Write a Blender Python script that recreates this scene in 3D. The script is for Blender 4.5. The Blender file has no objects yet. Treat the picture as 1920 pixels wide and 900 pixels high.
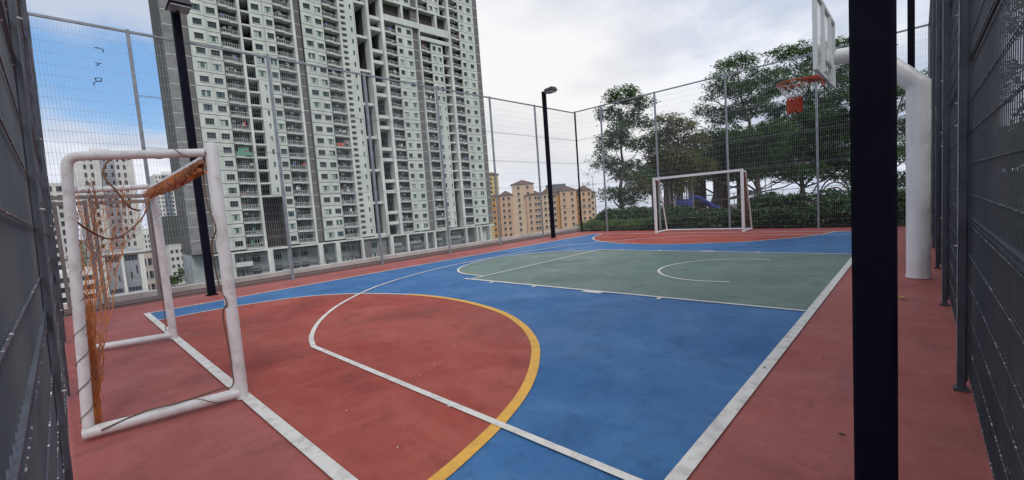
import bpy, math, random
import numpy as np
from mathutils import Vector, Matrix
random.seed(7); rng = np.random.default_rng(11)
R = math.radians
S = bpy.context.scene
COL = S.collection

# ------------------------------------------------------------------ camera
CH = 1.42
FPX = 805.85
CR = np.array([[0.72570096, 0.68402784, -0.07391908],
               [0.0, -0.10743893, -0.99421169],
               [-0.68801026, 0.72150038, -0.07796853]])      # rows: right, down, forward
cd = bpy.data.cameras.new('camera'); cam = bpy.data.objects.new('camera', cd); COL.objects.link(cam)
m = Matrix.Identity(4)
for i in range(3):
    m[i][0] = CR[0][i]; m[i][1] = -CR[1][i]; m[i][2] = -CR[2][i]
m[2][3] = CH
cam.matrix_world = m
cd.sensor_width = 36; cd.lens = 36*FPX/1920; cd.clip_start = 0.02; cd.clip_end = 20000
S.camera = cam

def ray(px, py): return CR.T @ np.array([px-960, py-450, FPX])
def pd(px, py, depth):                        # point seen at a pixel, at a real distance in front
    p = ray(px, py)*depth/FPX; return (p[0], p[1], p[2]+CH)
def pX(px, py, X):
    r = ray(px, py); p = r*X/r[0]; return (p[0], p[1], p[2]+CH)
def pY(px, py, Y):
    r = ray(px, py); p = r*Y/r[1]; return (p[0], p[1], p[2]+CH)

# ------------------------------------------------------------------ world and sun
SUN_EL, SUN_AZ = R(46), math.atan2(0.85, -0.30)
W = bpy.data.worlds.new('World'); S.world = W; W.use_nodes = True
nt = W.node_tree; nt.nodes.clear()
def N(t, **k):
    n = nt.nodes.new(t)
    for a, b in k.items(): setattr(n, a, b)
    return n
def mth(op, a, b=None, clamp=False):
    n = N('ShaderNodeMath', operation=op, use_clamp=clamp)
    for i, v in enumerate((a, b)):
        if v is None: continue
        if isinstance(v, (int, float)): n.inputs[i].default_value = v
        else: nt.links.new(v, n.inputs[i])
    return n.outputs[0]
def mixc(f, a, b):
    n = N('ShaderNodeMix', data_type='RGBA')
    for s, v in ((n.inputs['Factor'], f), (n.inputs['A'], a), (n.inputs['B'], b)):
        if isinstance(v, (int, float)): s.default_value = v
        elif isinstance(v, tuple): s.default_value = v
        else: nt.links.new(v, s)
    return n.outputs['Result']
def sstep(v, a, b):
    n = N('ShaderNodeMapRange', interpolation_type='SMOOTHSTEP')
    nt.links.new(v, n.inputs['Value']); n.inputs['From Min'].default_value = a; n.inputs['From Max'].default_value = b
    return n.outputs['Result']
out = N('ShaderNodeOutputWorld'); bg = N('ShaderNodeBackground'); bg.inputs['Strength'].default_value = 0.1
nt.links.new(bg.outputs[0], out.inputs[0])
sky = N('ShaderNodeTexSky', sky_type='NISHITA'); sky.sun_disc = False; sky.sun_elevation = SUN_EL; sky.sun_rotation = SUN_AZ
sky.air_density = 1.0; sky.dust_density = 0.6; sky.ozone_density = 2.0
tc = N('ShaderNodeTexCoord'); sx = N('ShaderNodeSeparateXYZ'); nt.links.new(tc.outputs['Generated'], sx.inputs[0])
z = mth('MAXIMUM', sx.outputs['Z'], 0.0)
den = mth('ADD', z, 0.22)
cv = N('ShaderNodeCombineXYZ'); nt.links.new(mth('DIVIDE', sx.outputs['X'], den), cv.inputs[0]); nt.links.new(mth('DIVIDE', sx.outputs['Y'], den), cv.inputs[1])
def noise(vec, scale, det, rough=0.55, off=(0, 0, 0)):
    mp = N('ShaderNodeMapping'); mp.inputs['Location'].default_value = off; nt.links.new(vec, mp.inputs[0])
    n = N('ShaderNodeTexNoise'); n.inputs['Scale'].default_value = scale; n.inputs['Detail'].default_value = det
    n.inputs['Roughness'].default_value = rough; nt.links.new(mp.outputs[0], n.inputs['Vector']); return n.outputs[0]
n1 = noise(cv.outputs[0], 0.75, 6, 0.5, (3.1, 1.7, 0)); n2 = noise(cv.outputs[0], 1.9, 8, 0.55, (0.4, 5.0, 0))
cl = mth('ADD', mth('MULTIPLY', n1, 0.65), mth('MULTIPLY', n2, 0.35))
ccol = mixc(sstep(cl, 0.43, 0.57), (5.2, 5.8, 7.1, 1), (8.3, 8.6, 9.2, 1))
# brighter, slightly warm cloud low towards the hidden sun
sd = ray(985, 262); sd = sd/np.linalg.norm(sd)
vm = N('ShaderNodeVectorMath', operation='DOT_PRODUCT'); nt.links.new(tc.outputs['Generated'], vm.inputs[0]); vm.inputs[1].default_value = tuple(sd)
glow = mth('MULTIPLY', sstep(vm.outputs['Value'], 0.90, 1.0), 0.6)
ccol = mixc(glow, ccol, (9.2, 8.9, 8.5, 1))
# the low part of the sky behind the trees is a little bluer
low = mth('MULTIPLY', sstep(z, 0.13, 0.0), 0.6)
ccol = mixc(low, ccol, (7.2, 7.9, 9.2, 1))
# gap of blue sky
def el(px, py): v = ray(px, py); return v[2]/np.linalg.norm(v)
bd = ray(150, 150); bd[2] = 0; bd /= np.linalg.norm(bd)
vb = N('ShaderNodeVectorMath', operation='DOT_PRODUCT'); nt.links.new(tc.outputs['Generated'], vb.inputs[0]); vb.inputs[1].default_value = tuple(bd)
hl = mth('SQRT', mth('SUBTRACT', 1.0, mth('MULTIPLY', z, z)))
azd = mth('DIVIDE', vb.outputs['Value'], hl)
wob = mth('MULTIPLY', mth('SUBTRACT', n2, 0.5), 0.22)
zz = mth('ADD', z, wob)
band = mth('MULTIPLY', sstep(zz, el(190, 285), el(190, 195)), sstep(zz, el(190, 20)+0.005, el(190, 95)))
gap = mth('MULTIPLY', band, sstep(azd, 0.80, 0.90))
blue = mixc(0.55, sky.outputs[0], (1.7, 4.7, 9.4, 1))
nt.links.new(mixc(mth('MULTIPLY', gap, 0.92), ccol, blue), bg.inputs['Color'])

sl = bpy.data.lights.new('sun', 'SUN'); sl.energy = 1.5; sl.angle = R(18); sl.color = (1.0, 0.955, 0.88)
so = bpy.data.objects.new('sun', sl); COL.objects.link(so)
sdir = Vector((math.sin(SUN_AZ)*math.cos(SUN_EL), math.cos(SUN_AZ)*math.cos(SUN_EL), math.sin(SUN_EL)))
so.rotation_euler = sdir.to_track_quat('Z', 'Y').to_euler(); so.location = (0, 0, 60)
S.view_settings.view_transform = 'Standard'; S.view_settings.look = 'None'; S.view_settings.gamma = 1
S.view_settings.use_curve_mapping = False
S.view_settings.exposure = 0.12
S.render.engine = 'CYCLES'
S.cycles.max_bounces = 6; S.cycles.transparent_max_bounces = 12

# ------------------------------------------------------------------ materials
MATS = {}
def mat(name, col, rough=0.7, metal=0.0, col2=None, scale=3.0, amt=1.0, bump=0.0, bscale=40, spec=None, stretch=None, island=0.0, det=6, lo=0.35, hi=0.65, transl=0.0, emit=None):
    if name in MATS: return MATS[name]
    M = bpy.data.materials.new(name); M.use_nodes = True; t = M.node_tree; b = t.nodes['Principled BSDF']
    b.inputs['Base Color'].default_value = (*col, 1); b.inputs['Roughness'].default_value = rough; b.inputs['Metallic'].default_value = metal
    if spec is not None: b.inputs['Specular IOR Level'].default_value = spec
    src = None
    if col2 or bump:
        tcn = t.nodes.new('ShaderNodeTexCoord'); mp = t.nodes.new('ShaderNodeMapping'); t.links.new(tcn.outputs['Object'], mp.inputs[0])
        if stretch: mp.inputs['Scale'].default_value = stretch
    if col2:
        n = t.nodes.new('ShaderNodeTexNoise'); n.inputs['Scale'].default_value = scale; n.inputs['Detail'].default_value = det; n.inputs['Roughness'].default_value = 0.6
        t.links.new(mp.outputs[0], n.inputs['Vector'])
        r = t.nodes.new('ShaderNodeMapRange'); r.inputs['From Min'].default_value = lo; r.inputs['From Max'].default_value = hi; r.inputs['To Max'].default_value = amt
        t.links.new(n.outputs[0], r.inputs['Value'])
        mx = t.nodes.new('ShaderNodeMix'); mx.data_type = 'RGBA'; mx.inputs['A'].default_value = (*col, 1); mx.inputs['B'].default_value = (*col2, 1)
        t.links.new(r.outputs[0], mx.inputs['Factor']); src = mx.outputs['Result']
    if island:
        g = t.nodes.new('ShaderNodeNewGeometry'); hs = t.nodes.new('ShaderNodeHueSaturation')
        mr = t.nodes.new('ShaderNodeMapRange'); mr.inputs['To Min'].default_value = 1-island; mr.inputs['To Max'].default_value = 1+island
        t.links.new(g.outputs['Random Per Island'], mr.inputs['Value']); t.links.new(mr.outputs[0], hs.inputs['Value'])
        mr2 = t.nodes.new('ShaderNodeMapRange'); mr2.inputs['To Min'].default_value = 0.5+0.05*island; mr2.inputs['To Max'].default_value = 0.5-0.06*island
        t.links.new(g.outputs['Random Per Island'], mr2.inputs['Value']); t.links.new(mr2.outputs[0], hs.inputs['Hue'])
        if src: t.links.new(src, hs.inputs['Color'])
        else: hs.inputs['Color'].default_value = (*col, 1)
        src = hs.outputs[0]
    if src: t.links.new(src, b.inputs['Base Color'])
    if bump:
        n = t.nodes.new('ShaderNodeTexNoise'); n.inputs['Scale'].default_value = bscale; n.inputs['Detail'].default_value = 5
        t.links.new(mp.outputs[0], n.inputs['Vector'])
        bn = t.nodes.new('ShaderNodeBump'); bn.inputs['Strength'].default_value = bump; bn.inputs['Distance'].default_value = 0.01
        t.links.new(n.outputs[0], bn.inputs['Height']); t.links.new(bn.outputs[0], b.inputs['Normal'])
    if transl:
        tr = t.nodes.new('ShaderNodeBsdfTranslucent'); ms = t.nodes.new('ShaderNodeMixShader'); ms.inputs[0].default_value = transl
        o = t.nodes['Material Output']
        if src: t.links.new(src, tr.inputs[0])
        else: tr.inputs[0].default_value = (*col, 1)
        t.links.new(b.outputs[0], ms.inputs[1]); t.links.new(tr.outputs[0], ms.inputs[2]); t.links.new(ms.outputs[0], o.inputs[0])
    MATS[name] = M; return M

def court_paint(name, col, pale, dark, wet=0.45):
    """weathered acrylic court paint: broad tonal drift, pale scuffs, dark smudges, fine grain"""
    M = bpy.data.materials.new(name); M.use_nodes = True; t = M.node_tree; b = t.nodes['Principled BSDF']
    tcn = t.nodes.new('ShaderNodeTexCoord')
    def nz(scale, det, sc=(1, 1, 1), ro=0.6, off=(0, 0, 0), dist=0.0):
        mp = t.nodes.new('ShaderNodeMapping'); mp.inputs['Scale'].default_value = sc; mp.inputs['Location'].default_value = off
        t.links.new(tcn.outputs['Object'], mp.inputs[0])
        n = t.nodes.new('ShaderNodeTexNoise'); n.inputs['Scale'].default_value = scale; n.inputs['Detail'].default_value = det; n.inputs['Roughness'].default_value = ro
        n.inputs['Distortion'].default_value = dist
        t.links.new(mp.outputs[0], n.inputs['Vector']); return n.outputs[0]
    def rng_(v, a, b2, hi=1.0):
        r = t.nodes.new('ShaderNodeMapRange'); r.inputs['From Min'].default_value = a; r.inputs['From Max'].default_value = b2; r.inputs['To Max'].default_value = hi
        t.links.new(v, r.inputs['Value']); return r.outputs[0]
    def mix(f, a, c):
        x = t.nodes.new('ShaderNodeMix'); x.data_type = 'RGBA'; t.links.new(f, x.inputs['Factor'])
        if isinstance(a, tuple): x.inputs['A'].default_value = (*a, 1)
        else: t.links.new(a, x.inputs['A'])
        x.inputs['B'].default_value = (*c, 1); return x.outputs['Result']
    c = mix(rng_(nz(0.55, 4, ro=0.5), 0.35, 0.7, 0.55), col, pale)
    c = mix(rng_(nz(1.3, 8, (1, 1.7, 1), 0.65, (5, 2, 0), 0.6), 0.46, 0.72, 0.9), c, pale)
    c = mix(rng_(nz(1.7, 9, (1.4, 1, 1), 0.68, (9, 4, 0), 0.4), 0.52, 0.76, 0.6), c, dark)
    c = mix(rng_(nz(0.42, 5, ro=0.55, off=(3.3, 6.1, 0), dist=0.8), 0.52, 0.70, 0.45), c, dark)
    c = mix(rng_(nz(2.6, 7, (2.6, 0.5, 1), 0.6, (4, 1, 0), 1.0), 0.56, 0.74, 0.4), c, pale)
    c = mix(rng_(nz(7.0, 9, (1, 1, 1), 0.7, (2, 8, 0)), 0.54, 0.78, 0.6), c, dark)
    c = mix(rng_(nz(160, 3, ro=0.8), 0.48, 0.72, 0.5), c, dark)
    c = mix(rng_(nz(45, 3, ro=0.8, off=(1, 1, 0)), 0.58, 0.72, 0.4), c, pale)
    t.links.new(c, b.inputs['Base Color'])
    r = t.nodes.new('ShaderNodeMapRange'); t.links.new(nz(1.1, 6, off=(7, 7, 0)), r.inputs['Value'])
    r.inputs['From Min'].default_value = 0.3; r.inputs['From Max'].default_value = 0.7; r.inputs['To Min'].default_value = wet; r.inputs['To Max'].default_value = 0.75
    t.links.new(r.outputs[0], b.inputs['Roughness']); b.inputs['Specular IOR Level'].default_value = 0.22
    bn = t.nodes.new('ShaderNodeBump'); bn.inputs['Strength'].default_value = 0.25; bn.inputs['Distance'].default_value = 0.004
    t.links.new(nz(220, 2), bn.inputs['Height']); t.links.new(bn.outputs[0], b.inputs['Normal'])
    return M

RED = court_paint('red_paint', (0.33, 0.052, 0.038), (0.44, 0.12, 0.09), (0.115, 0.026, 0.024))
REDM = court_paint('margin_red_paint', (0.35, 0.090, 0.082), (0.44, 0.14, 0.125), (0.14, 0.046, 0.046))
BLUE = court_paint('blue_paint', (0.034, 0.138, 0.34), (0.080, 0.21, 0.43), (0.012, 0.050, 0.135))
GREEN = court_paint('green_paint', (0.13, 0.19, 0.168), (0.21, 0.27, 0.245), (0.065, 0.10, 0.09))
LINE = mat('line_white', (0.72, 0.70, 0.66), 0.6, col2=(0.30, 0.24, 0.23), scale=9, amt=0.65, lo=0.46, hi=0.74, det=10, bump=0.2, bscale=180)
YEL = mat('line_yellow', (0.78, 0.42, 0.06), 0.6, col2=(0.45, 0.22, 0.07), scale=9, amt=0.6, lo=0.46, hi=0.74, det=10, bump=0.2, bscale=180)
STEEL = mat('fence_steel', (0.27, 0.30, 0.34), 0.5, 0.2, col2=(0.19, 0.20, 0.23), scale=6, bump=0.1, bscale=60)
WIRE = mat('fence_wire', (0.42, 0.45, 0.50), 0.5, 0.2)
DSTEEL = mat('shaded_fence_steel', (0.085, 0.093, 0.12), 0.42, 0.2, col2=(0.055, 0.06, 0.078), scale=6, bump=0.1, bscale=60)  # darker copy of the fence steel: backlit shade put into the colour
DWIRE = mat('shaded_fence_wire', (0.060, 0.068, 0.092), 0.5, 0.2, col2=(0.10, 0.105, 0.12), scale=1.6)  # darker copy of the fence wire, its shade painted in
WELD_SPARKLE = mat('weld_sparkle_wire', (0.07, 0.078, 0.10), 0.4, 0.3, col2=(0.75, 0.76, 0.8), scale=45.0, lo=0.60, hi=0.66, det=1)  # bright specks paint the sparkle of the wire crossings
EDGE = mat('steel_edge_shine', (0.50, 0.52, 0.56), 0.35, 0.4, col2=(0.25, 0.26, 0.3), scale=7)  # pale colour painted as the shine along the post corners
ZINC = mat('zinc_bolt', (0.7, 0.7, 0.72), 0.25, 0.9)
NAVY = mat('navy_pole_paint', (0.003, 0.003, 0.010), 0.75, col2=(0.005, 0.005, 0.014), scale=8, spec=0.12)
LAMPB = mat('lamp_housing', (0.03, 0.026, 0.03), 0.45)
LENS = mat('lamp_glass', (0.35, 0.36, 0.38), 0.15, spec=0.6)
WPIPE = mat('white_pipe_paint', (0.72, 0.71, 0.72), 0.42, col2=(0.42, 0.37, 0.34), scale=9, amt=0.8, lo=0.50, hi=0.76, det=10, bump=0.15, bscale=30)
ROPE = mat('grey_cord', (0.16, 0.10, 0.07), 0.9)
ONET = mat('orange_net', (0.68, 0.20, 0.035), 0.9, col2=(0.42, 0.19, 0.09), scale=9)
DNET = mat('rolled_net', (0.50, 0.19, 0.07), 0.95, col2=(0.38, 0.25, 0.19), scale=14, bump=1.0, bscale=60)
CONC = mat('pale_coping_concrete', (0.58, 0.55, 0.52), 0.85, col2=(0.42, 0.40, 0.38), scale=2, bump=0.3)
CONCD = mat('podium_concrete', (0.26, 0.25, 0.24), 0.9, col2=(0.18, 0.18, 0.17), scale=0.6)
DRAIN = mat('drain_red_concrete', (0.22, 0.085, 0.07), 0.85, col2=(0.13, 0.075, 0.065), scale=3, stretch=(1, 0.3, 1))

# ------------------------------------------------------------------ mesh helpers
class MB:
    def __init__(s): s.v = []; s.f = []; s.mi = []; s.sm = []; s.mat = []
    def m(s, mt):
        if mt not in s.mat: s.mat.append(mt)
        return s.mat.index(mt)
    def add(s, vs, fs, mt, smooth=False):
        o = len(s.v); k = s.m(mt); s.v.extend(vs)
        for f in fs: s.f.append(tuple(i+o for i in f)); s.mi.append(k); s.sm.append(smooth)
    def box(s, a, b, mt):
        x0, y0, z0 = a; x1, y1, z1 = b
        if x0 > x1: x0, x1 = x1, x0
        if y0 > y1: y0, y1 = y1, y0
        if z0 > z1: z0, z1 = z1, z0
        s.add([(x0,y0,z0),(x1,y0,z0),(x1,y1,z0),(x0,y1,z0),(x0,y0,z1),(x1,y0,z1),(x1,y1,z1),(x0,y1,z1)],
              [(0,3,2,1),(4,5,6,7),(0,1,5,4),(1,2,6,5),(2,3,7,6),(3,0,4,7)], mt)
    def bbox(s, a, b, mt, c=0.008):               # box with chamfered vertical and horizontal edges
        x0, y0, z0 = a; x1, y1, z1 = b
        lv = [(z0, c), (z0+c, 0), (z1-c, 0), (z1, c)]; vs = []; fs = []
        for zc, k in lv:
            x0k, x1k, y0k, y1k = x0+k, x1-k, y0+k, y1-k
            vs += [(x0k+c, y0k, zc), (x1k-c, y0k, zc), (x1k, y0k+c, zc), (x1k, y1k-c, zc), (x1k-c, y1k, zc), (x0k+c, y1k, zc), (x0k, y1k-c, zc), (x0k, y0k+c, zc)]
        for l in range(3):
            for i in range(8):
                j = (i+1) % 8; fs.append((l*8+i, l*8+j, l*8+8+j, l*8+8+i))
        fs.append(tuple(range(7, -1, -1))); fs.append(tuple(range(24, 32)))
        s.add(vs, fs, mt)
    def tube(s, pts, r, mt, n=8, smooth=True, caps=True):
        P = [Vector(p) for p in pts]; rr = r if isinstance(r, (list, tuple)) else [r]*len(P)
        vs = []; fs = []; prev = None
        for i, p in enumerate(P):
            if i == 0: d = P[1]-P[0]
            elif i == len(P)-1: d = P[-1]-P[-2]
            else: d = (P[i+1]-P[i]).normalized()+(P[i]-P[i-1]).normalized()
            if d.length < 1e-9: d = Vector((0, 0, 1))
            d.normalize()
            if prev is None:
                a = Vector((0, 0, 1)) if abs(d.z) < 0.9 else Vector((1, 0, 0)); u = d.cross(a).normalized()
            else:
                u = prev-d*prev.dot(d)
                if u.length < 1e-6: u = d.orthogonal()
                u.normalize()
            prev = u; w = d.cross(u)
            sc = 1.0
            if 0 < i < len(P)-1:
                c = (P[i+1]-P[i]).normalized().dot((P[i]-P[i-1]).normalized()); sc = 1.0
                if -0.5 < c < 0.999:
                    bd_ = (P[i+1]-P[i]).normalized()-(P[i]-P[i-1]).normalized(); bd_ = (bd_-d*bd_.dot(d)).normalized(); sc = 1/math.sqrt((1+c)/2)
            for k in range(n):
                t = 2*math.pi*k/n; q = (u*math.cos(t)+w*math.sin(t))*rr[i]
                if sc > 1.0: q = q+bd_*q.dot(bd_)*(sc-1)
                vs.append(tuple(p+q))
        for i in range(len(P)-1):
            for k in range(n):
                j = (k+1) % n; fs.append((i*n+k, i*n+j, (i+1)*n+j, (i+1)*n+k))
        s.add(vs, fs, mt, smooth)
        if caps:
            s.add([vs[k] for k in range(n)], [tuple(range(n-1, -1, -1))], mt); s.add([vs[(len(P)-1)*n+k] for k in range(n)], [tuple(range(n))], mt)
    def poly(s, pts, zc, mt):                       # flat sheet, face up
        n = len(pts); A = sum(pts[i][0]*pts[(i+1)%n][1]-pts[(i+1)%n][0]*pts[i][1] for i in range(n))
        if A < 0: pts = pts[::-1]
        s.add([(p[0], p[1], zc) for p in pts], [tuple(range(n))], mt)
    def ribbon(s, pts, w, zc, mt, closed=False):
        P = [Vector((p[0], p[1])) for p in pts]; n = len(P); L = []; Q = []
        for i in range(n):
            if closed: a, b = P[i-1], P[(i+1) % n]
            else: a, b = P[max(i-1, 0)], P[min(i+1, n-1)]
            d = (b-a).normalized(); nn = Vector((-d.y, d.x))
            if 0 < i < n-1:
                d1 = (P[i]-P[i-1]).normalized(); d2 = (P[i+1]-P[i]).normalized(); c = max(0.5, math.sqrt(max(0.01, (1+d1.dot(d2))/2)))
                hw = w/2/c
            else: hw = w/2
            L.append(P[i]+nn*hw); Q.append(P[i]-nn*hw)
        vs = [(p.x, p.y, zc) for p in L]+[(p.x, p.y, zc) for p in Q]
        fs = [(n+i, n+i+1, i+1, i) for i in range(n-1)]
        if closed: fs.append((2*n-1, n, 0, n-1))
        s.add(vs, fs, mt)
    def build(s, name, parent=None, loc=None, **k):
        me = bpy.data.meshes.new(name); me.from_pydata(s.v, [], s.f)
        for mt in s.mat: me.materials.append(mt)
        me.polygons.foreach_set('material_index', s.mi); me.polygons.foreach_set('use_smooth', s.sm); me.update()
        o = bpy.data.objects.new(name, me); COL.objects.link(o)
        if parent: o.parent = parent
        if loc: o.location = loc
        for a, b in k.items(): o[a] = b
        return o
def empty(name, label, cat, loc=(0, 0, 0), rz=0, group=None):
    o = bpy.data.objects.new(name, None); COL.objects.link(o); o.location = loc; o.rotation_euler = (0, 0, rz)
    o['label'] = label; o['category'] = cat
    if group: o['group'] = group
    o.empty_display_size = 0.2
    return o
def copy_tree(o, parent=None):
    c = o.copy(); COL.objects.link(c)
    if parent: c.parent = parent
    for ch in list(o.children):
        copy_tree(ch, c)
    return c
def spline(pts, sub=8):
    P = [np.array(p, float) for p in pts]; P = [2*P[0]-P[1]]+P+[2*P[-1]-P[-2]]; o = []
    for i in range(1, len(P)-2):
        for k in range(sub):
            t = k/sub; a, b, c, d = P[i-1], P[i], P[i+1], P[i+2]
            o.append(tuple(0.5*((2*b)+(-a+c)*t+(2*a-5*b+4*c-d)*t*t+(-a+3*b-3*c+d)*t**3)))
    o.append(tuple(P[-2])); return o

# ------------------------------------------------------------------ ground, sea, podium
LAND = mat('green_land', (0.045, 0.085, 0.04), 0.95, col2=(0.10, 0.125, 0.075), scale=0.01, det=8)
SEA = mat('sea_water', (0.16, 0.24, 0.33), 0.12, bump=0.1, bscale=0.3, spec=0.6)
b = MB(); b.poly([(-9000, -3000), (4000, -3000), (4000, 470), (-150, 470), (-260, 560), (-460, 700), (-1100, 1250), (-3000, 2600), (-9000, 6000)], -24.0, LAND)
b.build('ground', kind='structure')
b = MB(); b.poly([(-14000, -4000), (12000, -4000), (12000, 14000), (-14000, 14000)], -26.0, SEA)
b.build('sea_water', kind='structure')
b = MB()
b.box((-12.8, -6, -24), (14, 62, -0.16), CONCD)
b.build('podium', kind='structure')
b = MB(); b.box((-12.75, -6, -0.156), (0.262, 17.0, -0.012), REDM); b.build('court_base', kind='structure')
b = MB(); b.box((-12.60, 17.004, -0.156), (14, 60, -0.03), mat('playground_deck', (0.20, 0.17, 0.15), 0.9, col2=(0.12, 0.13, 0.08), scale=0.6)); b.build('playground_ground', kind='structure')
b = MB(); b.box((0.266, -6, -0.156), (14, 17.0, -0.04), mat('planting_soil', (0.05, 0.04, 0.03), 0.95, col2=(0.03, 0.045, 0.02), scale=2)); b.build('planting_bed', kind='structure')
# drain strip outside the left fence, and the coping of the podium edge
b = MB()
b.box((-12.70, -5.9, -0.011), (-11.56, 40, -0.004), DRAIN)
for xx in (-11.75, -12.10, -12.45): b.box((xx-0.025, -5.9, -0.003), (xx+0.025, 16.9, 0.012), mat('drain_channel', (0.07, 0.05, 0.05), 0.8))
b.build('drain_strip', kind='structure')
b = MB(); b.box((-13.0, -6.0, -0.5), (-12.76, 50, 0.10), CONC); b.build('edge_coping', kind='structure')

# ------------------------------------------------------------------ court paint and lines
LX, RX, Y0, Y1 = -10.0, -0.885, 0.93, 15.45
b = MB(); b.poly([(-11.5, -0.25), (0.26, -0.25), (0.26, 16.95), (-11.5, 16.95)], -0.008, REDM); b.build('court_floor', kind='structure')
b = MB(); b.poly([(LX, Y0), (RX, Y0), (RX, Y1), (LX, Y1)], -0.004, BLUE); b.build('blue_court', kind='structure')
D1 = [(-9.0, 0.93), (-9.0, 1.35), (-8.93, 2.05), (-8.58, 2.98), (-7.95, 3.58), (-7.05, 4.0), (-6.1, 4.22), (-5.15, 4.22), (-4.2, 4.03), (-3.5, 3.71), (-2.92, 3.28), (-2.52, 2.82), (-2.22, 2.35), (-2.03, 1.9), (-1.92, 1.5), (-1.86, 1.2), (-1.84, 0.93)]
D1s = spline(D1, 6)
D2 = [(-9.55, 15.45), (-9.3, 14.6), (-9.0, 13.9), (-8.4, 13.1), (-7.6, 12.5), (-6.6, 12.12), (-5.5, 12.0), (-4.5, 12.25), (-3.4, 12.75), (-2.5, 13.65), (-2.0, 14.6), (-1.75, 15.45)]
D2s = spline(D2, 6)
b = MB(); b.poly(D1s, 0.0, RED); b.build('near_goal_area', kind='structure')
b = MB(); b.poly(D2s, 0.0, RED); b.build('far_goal_area', kind='structure')
KX, KY0, KY1 = -6.66, 5.68, 10.55; KYC = (KY0+KY1)/2
semi = [(KX, KYC+2.15), (-7.5, KYC+2.02), (-8.2, KYC+1.45), (-8.62, KYC+0.5), (-8.62, KYC-0.5), (-8.2, KYC-1.45), (-7.5, KYC-1.98), (KX, KYC-2.1)]
sems = spline(semi, 6)
b = MB(); b.poly([(KX, KY0), (RX, KY0), (RX, KY1), (KX, KY1)]+sems[:-1], 0.0, GREEN); b.build('key_area', kind='structure')
def line(name, pts, w, z=0.004, mt=LINE, closed=False):
    q = MB(); q.ribbon(pts, w, z, mt, closed); return q.build(name, kind='structure')
q = MB(); zl = 0.004
q.ribbon([(RX, -0.2), (RX, 16.0)], 0.085, zl, LINE)
q.ribbon([(LX, Y0-0.02), (LX, Y1)], 0.05, zl, LINE)
q.build('touch_lines', kind='structure')
q = MB(); q.ribbon([(LX-0.03, Y0), (RX-0.05, Y0)], 0.085, 0.006, LINE); q.ribbon([(LX, Y1), (RX, Y1)], 0.05, 0.006, LINE); q.build('goal_lines', kind='structure')
q = MB()
iy = next(i for i, p in enumerate(D1s) if p[0] > -6.6)
q.ribbon(D1s[:iy+1], 0.045, zl, LINE); q.ribbon(D1s[iy:], 0.085, zl, YEL); q.build('near_goal_area_line', kind='structure')
line('far_goal_area_line', D2s, 0.05)
tp = [(-5.0, 1.85), (-5.5, 2.03), (-6.25, 2.46), (-7.08, 3.15), (-7.93, 4.2), (-8.46, 5.35), (-8.82, 6.8), (-8.88, 8.2)]
tps = spline(tp, 6)
arc = [(-0.93, 1.85), (-3.0, 1.85)]+tps+[(p[0], 16.4-p[1]) for p in tps[::-1]][1:]+[(-3.0, 14.55), (-0.93, 14.55)]
line('three_point_line', arc, 0.055, 0.0075)
q = MB()
q.ribbon([(RX-0.05, KY0), (KX-0.2, KY0), (KX-0.2, KY0+0.001)], 0.05, zl, LINE)
q.ribbon([(KX, KY0), (KX, KY1)], 0.05, 0.0055, LINE); q.ribbon([(KX-0.02, KY1), (RX-0.05, KY1)], 0.05, 0.007, LINE)
for xx, w in ((-5.97, 0.06), (-4.9, 0.06), (-3.7, 0.34), (-2.62, 0.06)):
    q.box((xx-w/2, KY0-0.13, 0.0), (xx+w/2, KY0-0.027, 0.0045), LINE); q.box((xx-w/2, KY1+0.027, 0.0), (xx+w/2, KY1+0.13, 0.0045), LINE)
q.build('key_lines', kind='structure')
line('free_throw_circle_line', sems, 0.05, 0.009)
nc = [(-2.13, 7.03), (-2.75, 7.0), (-3.25, 7.25), (-3.58, 7.7), (-3.66, 8.25), (-3.5, 8.8), (-3.15, 9.25), (-2.7, 9.48), (-2.13, 9.52)]
line('no_charge_line', spline(nc, 6), 0.05, 0.006)

# small litter lying on the court
LEAFL = mat('dry_leaf', (0.45, 0.30, 0.06), 0.8); CHIP = mat('pale_chip', (0.6, 0.55, 0.5), 0.8); DCH = mat('dark_leaf', (0.03, 0.02, 0.015), 0.8)
def litter(px, py, size, mt, label, cat='leaf', z0=0.016, name='fallen_leaf', grp=None):
    r = ray(px, py); t = -CH/r[2]; x, y = r[0]*t, r[1]*t; a = random.uniform(0, 6.28); q = MB(); n = 9; vs = []
    for k in range(n):
        th = 2*math.pi*k/n; rr = size*(0.55+0.45*abs(math.cos(th)))*random.uniform(0.75, 1.1)
        vs.append((rr*math.cos(th+a), rr*0.6*math.sin(th+a), 0.006+0.012*size/0.03*random.random()*0.5))
    vs.append((0, 0, 0.004)); q.add(vs, [(k, (k+1) % n, n) for k in range(n)], mt)
    vs2 = [(v[0], v[1], v[2]-0.003) for v in vs]; q.add(vs2, [((k+1) % n, k, n) for k in range(n)], mt)
    o = q.build(name, loc=(x, y, z0)); o['label'] = label; o['category'] = cat
    if grp: o['group'] = grp
    return o
litter(1690, 560, 0.06, LEAFL, 'yellow fallen leaf on the red margin beside the dark near pole')
litter(1580, 822, 0.022, DCH, 'dark dry leaf on the red margin left of the dark near pole')
litter(1545, 678, 0.015, DCH, 'tiny dark leaf on the red margin beside the white sideline')
litter(842, 767, 0.016, CHIP, 'pale chip lying right on the white three point line', 'paint chip', name='paint_chip')
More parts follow.
